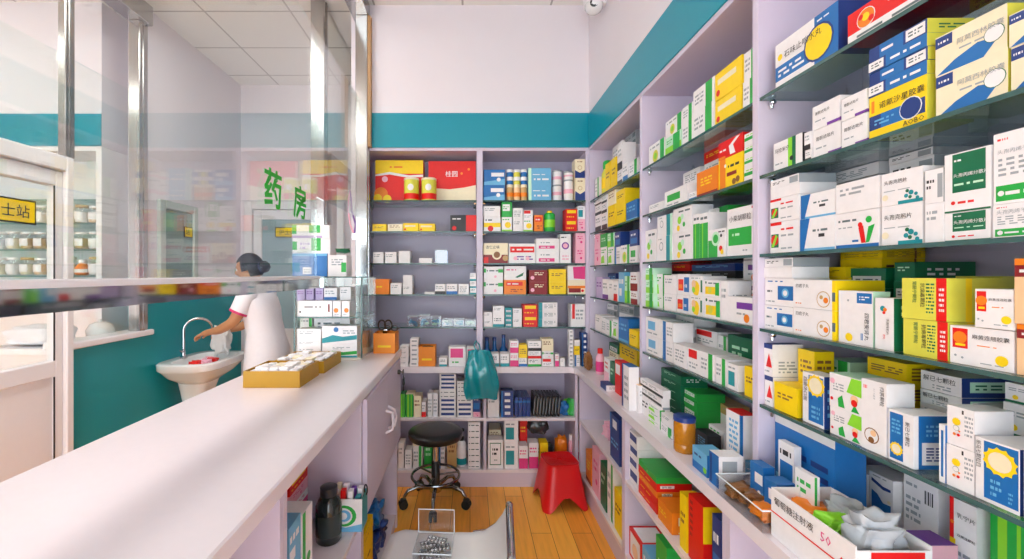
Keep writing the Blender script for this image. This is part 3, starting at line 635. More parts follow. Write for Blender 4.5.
# ================================================================ carton designs  (base | marks)
ST.update({
 'w': 'W|x:.1,.55,.75,.85,2,A|X:.2,.3,.8,.7,3,A', 'w2': 'W|x:.12,.2,.8,.8,4,A', 'wp': 'W',
 'wg': 'W|r:0,0,1,.28,G|x:.1,.5,.7,.85,2,Q', 'wgs': 'W|r:.6,0,.9,1,G|x:.08,.3,.5,.8,3,A', 'wgt': 'W|r:.12,.35,.7,.75,G|x:.1,.08,.7,.25,1,A',
 'wgl': 'W|p:.05,.1,.6,.1,.5,.55,.1,.45,L|x:.1,.65,.8,.9,2,G|R:0,0,.5,1,G', 'gw': 'G|r:.1,.4,.8,.85,W|x:.15,.5,.7,.75,2,G',
 'wt': 'W|r:0,0,1,.25,T|x:.1,.5,.8,.85,2,Q', 'wts': 'W|r:0,0,.2,1,T|x:.3,.3,.9,.8,3,A', 'wtp': 'W|r:.1,.15,.7,.7,T|x:.1,.78,.8,.92,1,A',
 'wb': 'W|r:0,0,1,.3,B|x:.1,.5,.8,.85,2,A', 'wbs': 'W|r:0,0,.3,1,B|x:.4,.3,.9,.8,3,A', 'wsq': 'W|r:.15,.35,.6,.8,S|x:.1,.1,.8,.25,1,A',
 'wn': 'W|r:.05,.2,.85,.75,N|X:.1,.2,.9,.8,3,A', 'wr': 'W|r:.05,.6,.75,.95,R|x:.1,.15,.8,.45,2,A', 'wrs': 'W|r:.08,.35,.28,1,R|x:.35,.3,.9,.8,3,A',
 'wrb': 'W|r:0,0,1,.35,R|x:.1,.5,.8,.85,2,A', 'wp1': 'W|r:.0,.0,1,.22,P|x:.1,.5,.8,.85,2,A', 'wpp': 'W|r:.35,.55,1,.8,P|x:.35,.3,.8,.45,1,A|d:.75,.22,.16,O',
 'wi': 'W|r:.1,.45,.85,.92,I|x:.2,.15,.7,.3,1,G', 'wib': 'W|r:0,0,1,.45,I|x:.1,.6,.8,.85,2,I', 'wk': 'W|r:0,.0,1,.3,K|x:.1,.5,.8,.85,2,A', 'wm': 'W|r:0,0,1,.4,M|x:.1,.55,.8,.85,2,M',
 'wy': 'W|r:0,.3,1,.6,Y|d:.4,.2,.2,R|x:.1,.7,.8,.9,1,Q', 'wyl': 'W|d:.6,.45,.3,Y|x:.1,.75,.8,.92,1,G|r:.0,.0,1,.12,L',
 'y': 'Y|x:.15,.45,.8,.7,2,Z', 'y1': 'Y|r:.1,.55,.8,.75,C|d:.12,.25,.12,R', 'yt': 'Y|x:.15,.3,.85,.75,3,Z|S:Y|X:.15,.3,.85,.8,3,Z',
 'o': 'O|x:.2,.4,.75,.75,3,Y|r:0,0,1,.12,M', 'op': 'O|x:.2,.4,.6,.6,1,Y', 'r': 'R|x:.12,.45,.8,.75,2,Y', 'ry': 'R|r:.12,.62,.9,.9,Y|x:.1,.2,.8,.4,1,Y', 'm': 'M|x:.3,.55,.85,.85,2,C|d:.18,.35,.16,J',
 'g': 'G|x:.2,.4,.8,.75,2,U', 'gl': 'G|r:.2,0,.45,1,L|r:.7,0,.8,1,L', 'h': 'H|x:.15,.5,.8,.8,2,U|S:H|X:.2,.25,.8,.75,2,W', 'hw': 'H|r:.12,.12,.88,.6,W|x:.2,.2,.8,.5,2,Q|S:H',
 'b': 'B|x:.1,.45,.8,.8,2,S|r:0,0,1,.1,S', 'bw': 'S|x:.12,.55,.85,.85,1,W|r:.1,.2,.55,.45,W', 'bl': 'B|r:.35,.55,.95,.8,W|p:0,0,1,0,1,.4,0,.2,S|d:.7,.35,.13,W', 'sb': 'S|x:.2,.55,.9,.65,1,W|x:.25,.2,.9,.42,1,W|r:0,0,.14,1,U',
 'n': 'N|x:.1,.5,.85,.8,2,S', 'nb': 'N|r:.1,.15,.9,.5,B|x:.15,.6,.8,.85,1,W', 'k': 'K|r:.6,0,1,1,R|x:.08,.7,.4,.85,1,W|d:.15,.2,.14,R', 'kd': 'K|x:.1,.3,.85,.7,2,A',
 'c': 'C|x:.12,.5,.8,.85,2,Z', 'cr': 'C|r:0,0,1,.4,R|d:.55,.5,.22,W|x:.1,.72,.9,.92,1,Z', 'co': 'C|r:.05,.12,.75,.42,M|r:0,.42,1,.6,O|d:.85,.25,.1,R', 'j': 'J|x:.2,.5,.8,.8,2,I|d:.6,.3,.13,I', 'e': 'E|x:.15,.5,.8,.8,2,Z', 'a': 'A|x:.1,.3,.6,.8,2,Q|r:.7,.2,.95,.8,Q',
 'wax': 'W|r:.68,.15,.96,.85,A|x:.08,.4,.5,.75,2,K|S:A', 'f': 'F|x:.2,.3,.8,.75,2,H', 'v': 'V|x:.1,.5,.8,.8,2,P',
 # near bay
 'wind': 'W|r:0,.18,1,.5,B|r:.66,0,1,1,B|r:.0,0,.66,.18,W|d:.72,.47,.36,N|d:.72,.47,.32,Y|r:.0,.5,.66,1,W|x:.05,.24,.5,.44,2,W|d:.09,.68,.07,Y|t:.17,.6,.15,K,石味止喘水丸|S:N|R:.25,.25,.8,.7,W|X:.3,.3,.75,.65,4,K|x:.7,.86,.92,.92,1,W',
 'redc': 'R|r:0,0,1,.33,W|d:.2,.6,.3,W|d:.2,.6,.275,O|d:.2,.63,.12,Y|d:.26,.5,.09,R|d:.15,.68,.08,R|x:.42,.65,.95,.85,2,W|x:.1,.1,.9,.25,1,Q',
 'nor': 'Y|r:0,.22,.9,.55,B|r:0,.22,.22,.55,N|r:.85,.22,.97,.55,N|x:.1,.3,.5,.46,2,S|d:.74,.42,.24,W|d:.74,.42,.22,N|x:.66,.36,.82,.48,2,S|t:.2,.66,.18,K,诺氟沙星胶囊|t:.62,.07,.11,K,AOBO|r:.04,.62,.1,.9,O|S:F',
 'flat': 'B|r:0,0,.32,1,N|r:.0,.12,.28,.9,W|r:.28,.0,.3,1,N|x:.05,.3,.24,.75,2,Q|x:.4,.3,.9,.7,1,W|S:F|X:.25,.3,.8,.72,2,H',
 'flat2': 'B|r:.62,0,1,1,N|r:.66,.1,.97,.9,W|x:.70,.3,.93,.75,2,Q|x:.08,.3,.55,.7,1,W|r:0,0,.2,1,N|S:F|X:.25,.3,.8,.72,2,H',
 'amox': 'C|r:0,.70,.26,.97,N|x:.04,.78,.22,.88,1,W|p:.02,0,.7,0,.9,.34,.62,.42,.3,.25,B|d:.84,.45,.2,H|d:.84,.45,.185,W|x:.77,.38,.9,.54,2,H|t:.34,.58,.2,A,阿莫西林胶囊|x:.36,.44,.75,.52,1,A|S:F|X:.2,.2,.7,.8,4,E',
 'stri': 'W|r:.52,0,.66,1,L|r:.66,0,.78,1,H|t:.06,.62,.16,K,乌拉米宁|x:.06,.2,.4,.3,1,A|d:.64,.3,.08,K|S:K|R:.2,.3,.9,.9,W|X:.3,.4,.8,.8,3,K',
 'purp': 'W|r:.55,.0,1,.12,P|t:.12,.6,.14,K,普酚达吡片|x:.1,.3,.6,.4,1,A|r:.55,.12,1,.15,W|S:W|R:0,0,1,.14,P',
 'emb': 'W|r:.03,.18,.3,.62,H|d:.16,.42,.17,R|p:.05,.2,.14,.2,.27,.55,.2,.6,L|r:.0,.9,.4,1,R|x:.38,.7,.92,.82,1,R|x:.38,.5,.92,.62,1,A|x:.38,.1,.8,.2,1,A',
 'blue': 'W|p:0,0,.12,0,.3,1,0,1,B|r:0,0,1,.08,S|x:.38,.55,.8,.68,1,Q|r:.55,.4,.72,.5,K|S:W|X:.2,.2,.7,.9,5,K',
 'tree': 'W|r:0,0,1,.1,B|p:.62,.12,.72,.12,.66,.6,.55,.55,R|p:.72,.12,.8,.14,.92,.6,.78,.55,G|d:.79,.74,.09,G|d:.6,.62,.07,R|x:.06,.72,.5,.84,1,Q|x:.06,.55,.4,.62,1,A|r:.4,.16,.55,.22,B',
 'dots': 'W|r:.42,0,1,.1,T|d:.62,.22,.06,T|d:.74,.3,.07,T|d:.72,.17,.05,H|d:.86,.24,.05,T|d:.66,.36,.05,H|d:.9,.12,.05,T|t:.08,.64,.13,K,头孢克肟片|x:.06,.42,.7,.47,1,A|d:.12,.25,.09,C|S:W|X:.1,.7,.9,.85,1,A|R:.48,0,.52,1,A',
 'teal': 'W|r:.18,.33,.9,.98,H|x:.22,.43,.85,.50,1,U|t:.22,.58,.16,W,头孢丙烯分散片|x:.22,.84,.45,.9,1,W|d:.2,.16,.05,R|x:.3,.12,.7,.2,1,R|r:0,0,1,.03,H',
 'grn': 'W|r:.05,.04,1,.26,G|x:.25,.1,.9,.2,1,W|d:.16,.15,.07,W|t:.1,.7,.13,A,头孢丙烯干混悬|x:.1,.38,.85,.66,4,A|x:.08,.88,.3,.94,1,R',
 'sqr': 'W|r:.46,.22,.98,.72,B|d:.72,.47,.17,S|d:.72,.47,.1,W|x:.1,.84,.9,.93,1,B|x:.08,.45,.35,.6,1,Q|x:.05,.1,.35,.2,1,A',
 'face': 'W|d:.74,.35,.28,E|d:.74,.35,.25,W|d:.8,.32,.1,O|d:.7,.42,.07,E|t:.08,.72,.14,K,四君子丸|r:.93,0,1,1,Y|r:.93,.3,1,.6,Q|x:.06,.12,.25,.2,1,O|S:Y|X:.2,.3,.8,.7,2,Z',
 'tall': 'W|r:.55,.78,.97,.97,B|x:.62,.83,.9,.92,2,W|d:.32,.12,.11,Y|z:.78,.60,.13,K,四君安肾丸|x:.66,.05,.72,.3,1,B|d:.3,.82,.03,A|S:U',
 'stnd': 'W|d:.42,.8,.14,T|d:.55,.78,.1,O|d:.5,.72,.08,R|z:.62,.6,.15,K,利胆排石片|z:.45,.3,.12,R,颗粒|S:H|X:.3,.65,.7,.9,2,U',
 'ylw': 'F|r:.78,0,1,1,R|z:.26,.92,.1,H,胃肠宁颗粒|z:.44,.88,.11,K,抗病毒颗粒|x:.56,.15,.74,.9,9,H|x:.84,.2,.95,.8,5,W|S:F|R:.3,0,.4,1,Y',
 'logo': 'W|r:.04,.42,.3,.94,R|d:.17,.7,.16,O|r:.09,.48,.26,.54,Y|d:.83,.24,.13,Y|t:.38,.7,.12,K,麻黄连翘胶囊|x:.45,.52,.9,.57,1,O|x:.5,.08,.9,.13,1,A|d:.1,.22,.03,A|d:.22,.18,.03,A',
 'pch': 'D|r:0,.72,1,.9,M|x:.15,.77,.8,.86,1,W|r:0,.9,1,1,O',
 'tri': 'W|p:.25,.28,.95,.28,.6,.72,R|r:0,.85,1,1,N|x:.1,.1,.9,.2,1,A|T:N|X:.2,.1,.8,.5,4,A',
 'sunl': 'W|r:.28,.06,.97,.96,B|s:.62,.78,.4,Y|d:.62,.78,.3,C|x:.42,.12,.86,.4,3,S|z:.06,.9,.17,K,四磨汤口服|S:N|X:.2,.2,.8,.8,4,S',
 'sung': 'W|r:.06,.05,.6,.95,B|s:.33,.26,.26,Y|d:.33,.26,.18,C|x:.14,.55,.5,.85,4,S|z:.7,.85,.18,K,新己七颗粒|S:B|R:0,0,.12,1,W|R:.88,0,1,1,W|R:.2,.08,.8,.5,W|X:.3,.14,.7,.42,5,N|X:.3,.6,.7,.85,3,S',
 'sunb': 'W|r:.2,.06,.97,.97,B|s:.57,.7,.38,Y|d:.57,.7,.27,C|x:.35,.12,.6,.42,3,S|x:.75,.1,.85,.3,3,S|z:.03,.95,.12,K,新乌七颗粒四|S:N',
 'kids': 'W|p:.55,.55,1,.5,1,.98,.7,.98,L|p:.3,.06,.5,.06,.42,.42,.28,.3,G|p:.7,.04,.95,.04,.8,.25,G|d:.8,.4,.12,D|d:.8,.3,.1,R|d:.12,.78,.08,J|x:.12,.5,.5,.75,3,A|d:.1,.25,.05,R|T:U',
 'monk': 'W|d:.42,.22,.3,Z|d:.42,.22,.26,W|d:.5,.26,.12,D|d:.42,.16,.12,Z|z:.76,.94,.17,K,归芪颗粒|z:.5,.9,.08,A,小儿七星茶|x:.08,.85,.25,.95,1,R',
 'chld': 'W|d:.36,.46,.2,W|s:.36,.62,.16,Y|d:.36,.46,.12,A|d:.36,.46,.1,W|d:.3,.3,.06,O|d:.46,.3,.06,R|d:.5,.4,.04,O|x:.65,.3,.95,.85,5,A|r:.55,.84,.62,.94,K',
 'flatk': 'W|t:.08,.52,.3,K,解已七颗粒|x:.3,.12,.75,.4,2,A|S:N|R:.12,.25,.75,.8,U|X:.2,.35,.7,.7,2,H',
 'ywide': 'Y|x:.1,.4,.9,.75,3,Z|S:Y|X:.1,.2,.9,.85,4,Z|R:.75,0,.8,1,Z',
 'wavy': 'W|p:.1,.12,.92,.05,.92,.42,.6,.4,.35,.55,.1,.6,B|p:.1,.8,.6,.7,.92,.72,.92,.78,.6,.78,.1,.88,N|d:.85,.48,.07,C|x:.15,.92,.9,.97,1,A',
 'plain_bar': 'W|x:.06,.82,.5,.9,1,A|r:.62,.68,.66,.86,K|r:.68,.68,.69,.86,K|r:.71,.68,.75,.86,K|r:.77,.68,.79,.86,K|r:.82,.68,.86,.86,K|x:.06,.35,.5,.72,4,A|x:.45,.1,.85,.2,1,A',
 'rwy': 'W|r:0,.0,.16,1,R|r:0,.35,.22,.5,Y|t:.3,.78,.1,K,乳宁片|t:.3,.55,.1,K,双黄连颗粒|x:.3,.1,.9,.4,3,A|d:.1,.7,.08,O',
 'gift1': 'R|r:0,.68,1,1,Y|p:0,.66,.3,.72,.7,.64,1,.66,1,.6,.6,.6,.3,.66,0,.62,W|d:.2,.55,.07,J|d:.12,.2,.16,O|d:.05,.1,.1,Y|d:.25,.08,.1,Y|x:.3,.8,.7,.88,1,O',
 'gift2': 'C|p:0,1,1,1,1,.42,.75,.36,.45,.32,.2,.34,0,.36,R|t:.36,.62,.14,W,桂圆|x:.05,.78,.2,.86,1,W|x:.36,.5,.64,.55,1,W|d:.85,.8,.03,O|d:.7,.7,.03,O',
 'beige': 'C|r:0,0,1,.42,M|d:.55,.42,.24,C|d:.55,.42,.16,Z|d:.9,.25,.14,E|t:.1,.72,.16,K,杏仁止咳|r:0,.0,.2,.3,R',
 'redw': 'W|r:.05,.55,.95,.85,R|x:.12,.62,.9,.78,1,W|d:.25,.25,.1,J|d:.7,.25,.1,J|x:.3,.15,.9,.4,2,P',
 'purw': 'W|r:.12,.12,.8,.38,I|x:.2,.18,.7,.32,1,W|x:.2,.55,.7,.75,1,A', 'purt': 'W|d:.5,.6,.34,P|d:.5,.6,.22,J|x:.1,.85,.8,.93,1,K|x:.2,.1,.8,.3,2,J',
 'leaf': 'W|p:.5,.2,.9,.55,.85,.3,.6,.15,H|x:.1,.65,.6,.82,1,I', 'wgb': 'W|r:0,.55,.12,.85,G|x:.15,.6,.75,.8,1,Q|r:.75,.55,1,.8,G|d:.6,.25,.1,J', 'orr': 'O|r:.1,.6,.85,.88,R|x:.15,.65,.8,.82,1,W|x:.3,.15,.85,.4,2,M',
 'mag': 'W|p:.35,.1,1,.05,1,.95,.3,.9,I|x:.42,.55,.85,.72,1,W|x:.5,.25,.8,.38,1,W', 'cnav': 'C|p:0,0,1,0,1,.42,.5,.28,0,.42,N|d:.5,.55,.22,E|d:.5,.55,.17,C|x:.25,.82,.75,.92,1,Z',
 'bst': 'T|r:.15,.2,.8,.55,W|x:.2,.25,.75,.5,1,N', 'bst2': 'N|r:.3,.3,.75,.75,W|r:.0,.0,.15,1,B', 'grf': 'W|r:.12,.12,.85,.9,H|r:.16,.15,.81,.87,W|x:.28,.45,.7,.75,2,K|x:.4,.25,.7,.35,1,A',
 'redtall': 'R|x:.12,.35,.3,.95,6,M|S:R|R:0,.45,1,1,Y', 'redo': 'R|r:0,.72,1,1,R|x:.1,.3,.8,.5,1,Y|S:R|R:.1,.4,.5,.75,W|X:.15,.45,.45,.7,2,K', 'oran': 'O|x:.08,.3,.6,.6,2,Y|S:O|R:.15,.3,.45,.75,C|X:.2,.35,.4,.7,2,K',
 'rbq': 'W|r:.06,.2,.5,.75,R|r:.12,.3,.42,.5,O|r:.56,.15,.98,.85,B|x:.6,.3,.9,.6,1,W', 'flw': 'W|d:.45,.4,.36,Y|d:.3,.6,.2,D|d:.55,.22,.2,Y|d:.3,.3,.15,L|r:.82,.2,.95,.8,H|x:.1,.85,.8,.95,1,A',
 'ygr': 'W|r:.1,.15,.75,.6,Y|d:.4,.4,.2,F|r:.75,.1,1,.85,G|d:.15,.85,.08,H|x:.3,.75,.9,.9,1,Q', 'bub': 'W|r:0,0,.55,.62,G|d:.45,.66,.26,U|d:.45,.66,.16,G|d:.75,.3,.1,R|d:.82,.18,.09,Y|d:.78,.75,.06,K|x:.6,.85,.95,.94,1,K',
 'wbc': 'W|r:.05,.22,.92,.58,G|x:.2,.4,.7,.5,1,U|t:.1,.72,.13,K,小柴胡颗粒|x:.6,.08,.9,.14,1,A|d:.95,.95,.03,R', 'grs': 'W|r:.0,0,1,.78,G|r:.3,0,.42,.78,L|x:.1,.84,.9,.95,1,Q', 'flg': 'W|d:.35,.5,.16,L|d:.5,.62,.12,U|d:.6,.3,.1,G|d:.3,.18,.12,Y|x:.3,.78,.9,.92,1,Q',
 'mint': 'W|r:.62,0,.85,1,T|r:.85,0,1,1,U|d:.3,.6,.18,A|d:.3,.6,.14,W|x:.1,.85,.5,.95,1,A', 'redbig': 'R|p:.5,.1,.72,.1,.62,.6,.9,.95,.75,.95,.45,.6,W|x:.05,.4,.4,.6,1,W|r:0,0,.3,.15,O', 'yor': 'Y|r:.0,.0,.3,1,O|r:0,0,.05,1,Y|x:.4,.62,.85,.78,1,K|r:.35,.38,.75,.5,M|d:.65,.16,.1,Z|d:.8,.2,.1,Z|d:.3,.75,.06,W',
 'wgk': 'W|r:0,.42,1,.68,G|x:.15,.75,.9,.9,1,L', 'lime2': 'U|r:0,0,1,.45,L|r:.5,0,.9,1,G|x:.1,.6,.45,.85,2,G', 'limey': 'W|d:.45,.35,.3,F|d:.45,.35,.16,L|r:.75,0,1,1,G|x:.1,.75,.7,.92,1,A',
 'navs': 'W|r:.1,.35,.9,.85,N', 'dott': 'W|x:.08,.25,.9,.6,1,Q', 'syr': 'W|r:.2,.35,.8,.7,A', 'bluebar': 'B|r:0,.9,1,1,W|x:.3,.2,.9,.7,4,N|r:.02,.1,.16,.3,S', 'wcrn': 'W|r:0,0,1,.12,H|d:.3,.3,.12,Y|x:.1,.6,.6,.8,2,A', 'wbd': 'W|r:.1,.06,.9,.72,B|p:.2,.1,.8,.1,.5,.5,S|x:.1,.78,.9,.93,1,K',
})
# ================================================================ near bay of the side shelving
PN = '%s shelf, near side bay'
P1, P2, P3, P4, P5 = [PN % NUM[k] for k in range(1, 6)]
XS = XR+.018
rows('R', XS, ZR[1], '''
775-838 d.12 ; wind@23
848-960 d.13 ; redc@-22
''', P1, name='medicine_box', lim=(.375, 1.253))
rows('R', XS, ZR[2], '''
774-803.5 ; stri@138
804.5-811 d.07 ; wk@150 wk@132
812-840 ; purp@125.5 purp@101
841-867 ; purp@117 purp@94
868-927 d.09 ; nor@86 flat@73 flat2@60.5 flat@48 flat2@34
935-1008 d.13 ; amox@62 amox@20
1010-1075 d.13 ; amox@35 amox@0
968-1000 +.15 d.08 ; wp@70 h@45 f@22
''', P2, lim=(.375, 1.253))
rows('R', XS, ZR[3], '''
770-799 ; emb@221 emb@197 wp@186 wax@177
800-835 ; blue@217 blue@192
836-880 ; tree@211 w@180
881-922.5 d.11 ; dots@204 dots@170
925-944 d.08 ; w@203 wax@169
944-991 d.12 ; teal@211 teal@150
993-1045 d.12 ; grn@202 grn@128
825-880 +.14 d.12 ; wp@200 a@180 w2@165
889-934 +.14 d.12 ; wp@180 wax@160 wax@145
''', P3, lim=(.375, 1.253))
rows('R', XS, ZR[4], '''
764-793 ; sqr@306 sqr@278 wp@267 wax@258
793.5-836 d.12 ; face@309 face@280
837-872 d.04 ; tall@291
873.5-893 d.05 ; stnd@298
902-947 d.12 ; ylw@320 ylw@278
948.5-1013 d.11 ; logo@328
974-1013 d.11 z.0686 ; logo@289
1015-1050 ; pch@325 pch@258
815-847 +.13 d.13 ; wp@300 y@277 y@267
840-882 +.17 d.11 ; wp@290 ywide@259 ywide@251
848-886 +.14 d.12 ; h@310 hw@288 hw@268
893-914 +.14 d.14 ; hw@300 hw@281 h@262
955-1003 +.14 d.11 ; f@310 f@291 f@276
''', P4, lim=(.375, 1.253))
rows('R', XS, ZR[5], '''
759-773 d.09 ; tri@375 tri@343
774-797 d.08 ; y@385
802-824 d.045 ; sunl@374
829-861.5 d.08 ; kids@411 kids@376
862-887.5 d.06 ; monk@381
888-914 d.085 ; sung@412
938.5-945.5 d.07 ; W|r:.3,.1,.7,.9,B|S:B@424
946.5-975 d.07 ; chld@448 chld@408
976-1022 d.09 ; sunb@443
1023-1060 d.09 ; sung@445
798-815 +.06 d.09 ; wp@385 yt@350
826-850 +.13 d.10 ; wp@400 lime2@360
866-905 +.12 d.12 ; ywide@400 ywide@381 ywide@360
920-962 +.12 d.14 ; wp@425 w2@408 flatk@393 flatk@374
965-1000 +.14 d.12 ; wp@430 w2@405
1003-1040 +.13 d.12 ; wp@440 wcrn@405 wcrn@385
''', P5, lim=(.375, 1.253))
# ================================================================ middle bay
PM = '%s shelf, middle side bay'
P1, P2, P3, P4, P5 = [PM % NUM[k] for k in range(1, 6)]
rows('R', XS, ZR[1], '''
649-664 ; limey@142
665-681 ; lime2@134 limey@117
682-692.5 ; wgs@121 wgs@105
693-714 ; wgs@107 wgs@84
715-742 ; y1@93 y1@65
743-755 ; wgs@79 wgs@50
''', P1, lim=(1.281, 2.103))
rows('R', XS, ZR[2], '''
649-663 ; w@203
664-687 ; wgt@188
688-696 ; wb@192
697-718 ; o@169
718.5-743 ; yor@156 redbig@138
744-756 ; wgk@167 wgk@156 wgk@145 wgk@132
683-700 +.11 d.12 ; wp@197 w@184 w2@170
704-725 +.12 d.12 ; wp@180 w@160 r@144
''', P2, lim=(1.281, 2.103))
rows('R', XS, ZR[3], '''
643.5-656 ; flg@230
657-672.5 ; mint@236 mint@215
673-691.5 ; flg@232 flg@207
692.5-699 d.08 ; grs@214
699.5-708 d.08 ; grs@213
708.5-726 d.05 ; bub@229
727-753.5 ; wbc@207
708-716 +.07 d.07 ; grs@209
718-728 +.09 d.1 ; wp@232 g@206
''', P3, lim=(1.281, 2.103))
rows('R', XS, ZR[4], '''
643.5-653 d.09 ; lime2@293 lime2@280 lime2@268
664-676 d.09 ; w@294 w@275
677-689 d.09 ; rbq@295 rbq@274
690-703 d.09 ; flw@296 flw@276
703.5-719 d.09 ; ygr@297 ygr@280
720-727.5 d.08 ; w@281
728-753 ; wpp@297
654-663 +.02 d.08 ; wgl@296 wgl@274
672-690 +.13 d.10 ; wp@285 kd@271 r@262
692-735 +.13 d.12 ; wp@290 wp@278 kd@271 n@264
728-742 +.12 d.1 ; wp@297 e@281
743-757 +.12 d.1 ; wp@300 wpp@282 wpp@260
''', P4, lim=(1.281, 2.103))
rows('R', XS, ZR[5], '''
646-662 d.09 ; wsq@337 wsq@318
663-673 d.09 ; wbs@342 wbs@322
674-687 d.09 ; w2@345
687.5-699.5 d.1 ; wr@349
700-714 d.09 ; wgs@353
715-726 d.09 ; wgs@358
727-738 d.07 ; wtp@364
744-755 d.05 ; y@367
676-694 +.12 d.1 ; wp@335 w2@316
695-717 +.12 d.1 ; w@346 wr@330
718-727 +.12 d.1 ; wgs@336
728-756 +.12 d.1 ; h@337
''', P5, lim=(1.281, 2.103))
# ================================================================ corner bay
PC = '%s shelf, corner side bay'
P1, P2, P3, P4, P5 = [PC % NUM[k] for k in range(1, 6)]
rows('R', XS, ZR[1], '''
595-599 d.07 ; wgs@178
605.5-610.5 d.08 ; y@163
611-616 d.08 ; y@158
617-622 d.08 ; wk@170 wk@144
623-628 d.07 ; wb@163
629-637.5 d.07 ; wgs@160
612-622 +.11 d.1 ; wp@170 w@144
625-636 +.11 d.1 ; wp@160 wp@148 a@141 a@134
''', P1, lim=(2.131, 2.995))
rows('R', XS, ZR[2], '''
595-601 ; wk@215 wk@205 wk@194
601.5-607 ; wk@213 wk@203 wk@194
608-615.5 ; y@205 c@190
616-625 ; y@204 y@190
626-637.5 ; b@201
''', P2, lim=(2.131, 2.995))
rows('R', XS, ZR[3], '''
594.5-600 ; j@244 j@234
600.5-607 ; wgl@247 g@234
607.5-614 ; wgl@247 lime2@233
614.5-620 ; wbs@247 nb@232
620.5-629 ; limey@245
629.5-637.5 ; wgt@246 nb@230
''', P3, lim=(2.131, 2.995))
rows('R', XS, ZR[4], '''
596-602 d.05 ; v@277
602.5-608 ; wp1@279
608.5-613 ; w@280
613.5-617.5 ; wrb@281
618.5-624 d.06 ; bw@272
624.5-630 ; lime2@276
630.5-637.5 ; wm@291 wm@272
606-616 +.1 d.12 ; wp@285 n@273
''', P4, lim=(2.131, 2.995))
rows('R', XS, ZR[5], '''
595-601 ; w@315
601.5-606 ; w2@318
606.5-612 ; wgs@320
612.5-618 ; wgl@320
618.5-628 ; b@318
629-637.5 ; y@330
607-617 +.1 d.12 ; wp@316 a@310 wax@304
619-634 +.1 d.12 ; wp@325 wp@314 a@307 wax@301
''', P5, lim=(2.131, 2.995))
# ================================================================ rear shelving
YS = YB+.02
P1, P2, P3, P4, P5 = ['%s shelf, left rear bay' % NUM[k] for k in range(1, 6)]
rows('B', YS+.085, ZB[1], '''
375-423 d.12 ; gift1@160
428.5-476.5 d.12 ; gift2@161
''', P1, name='gift_box', cat='gift box', lim=(-.762, .046))
rows('B', YS, ZB[2], '''
372.5-386.5 ; y@224
387.5-402.5 ; c@224
403-418.5 ; y1@223
419-435 ; y1@223.5
450-478 ; k@215
''', P2, lim=(-.762, .046), name='rear_medicine_box', cat='supplement box')  # rear-shelf cartons are medicine boxes like the side ones
rows('B', YS, ZB[3], '''
373-383.5 ; w@252
385-396.5 ; w@252
398.5-410 ; wp@257 wp@251
419-432 ; wp@258
''', P3, lim=(-.762, .046), name='rear_medicine_box', cat='supplement box')
rows('B', YS, ZB[4], '''
373-389 ; op@279
390.5-401.5 ; w@283
403-412.5 ; w@285 wp@275
424-434 ; wp@292
435-445.5 ; wk@284
446.5-457.5 ; wb@284
458.5-469 ; w2@284
470-478 ; wt@288 wt@281 wt@273
''', P4, lim=(-.762, .046), name='rear_medicine_box', cat='supplement box')
rows('B', YC+.02, ZK, '''
400-408.5 ; w@361 w@356 w@351 w@346
410-418.5 ; syr@361.5 syr@357 syr@352.5 syr@348 syr@343.5 syr@339
439-447 ; wt@358
448.5-465.5 ; wi@347
466.5-480 ; wi@348
''', 'rear worktop, left side', lim=(-.762, .046), name='stock_medicine_box', cat='supply box')  # medicine boxes again, as in the base cabinets below
P1, P2, P3, P4, P5 = ['%s shelf, right rear bay' % NUM[k] for k in range(1, 6)]
rows('B', YS, ZB[1], '''
483.5-505 ; bl@185 bl@169.5
528-551 ; sb@184 sb@168
575-588.5 ; cnav@178 cnav@159
''', P1, lim=(.092, .827), name='rear_medicine_box', cat='supplement box')
rows('B', YS, ZB[2], '''
483.5-500.5 ; wy@217 w@206
501.5-512 ; wyl@217 gw@201
513-523 ; w@219 w2@208
523.5-533 ; wyl@219 wr@210
534-543 ; orr@215
565.5-577 ; ry@220 ry@209
577.5-588.5 ; j@219 wtp@206
''', P2, lim=(.092, .827), name='rear_medicine_box', cat='supplement box')
rows('B', YS, ZB[3], '''
483.5-508 ; beige@243
508.5-535.5 ; redw@243.5
536-559.5 ; purw@250 purw@238.5
560-571 ; purt@234
575.5-588.5 ; j@246 j@233
''', P3, lim=(.092, .827), name='rear_medicine_box', cat='supplement box')
rows('B', YS, ZB[4], '''
483.5-503 ; wgb@280 wgb@266.5
504-526 ; orr@280 leaf@266
529-547.5 ; m@282 m@270
549-566 ; y@282 y@269
567.5-588.5 ; co@280 mag@265.5
''', P4, lim=(.092, .827), name='rear_medicine_box', cat='supplement box')
rows('B', YS, ZB[5], '''
483.5-492.5 ; w@320 w@312
493-504.5 ; wt@316 w@306
505-512.5 ; bst@322 bst@317.5 bst@313 bst@308
513-522 ; w@318 w@308.5
523-537.5 ; ry@316 ry@304.5
538.5-557.5 ; wts@319 wts@311 wts@302.5
571-587 ; wrs@304
''', P5, lim=(.092, .827), name='rear_medicine_box', cat='supplement box')
rows('B', YC+.02, ZK, '''
489.5-499.5 ; wt@354
500.5-509.5 ; wt@354
510-518.5 ; wib@353 wib@341
519-527.5 ; wb@358 yt@345
528-541.5 ; wg@358.5 wrb@351 wk@341
542-553.5 ; wr@358.5 wgb@351 c@339
555-559 d.05 ; wib@354
560-565 d.05 ; w@358
569-573.5 d.05 ; syr@362 syr@358 syr@354 syr@350 syr@346 syr@342 syr@338 syr@334 syr@330
574.5-580 d.06 ; wbs@355 y@346 wp@340
582-590 d.08 ; bst2@361 bst2@355.5 bst2@350 bst2@344.5 bst2@339 bst2@333
''', 'rear worktop, right side', lim=(.092, .827), name='stock_medicine_box', cat='supply box')
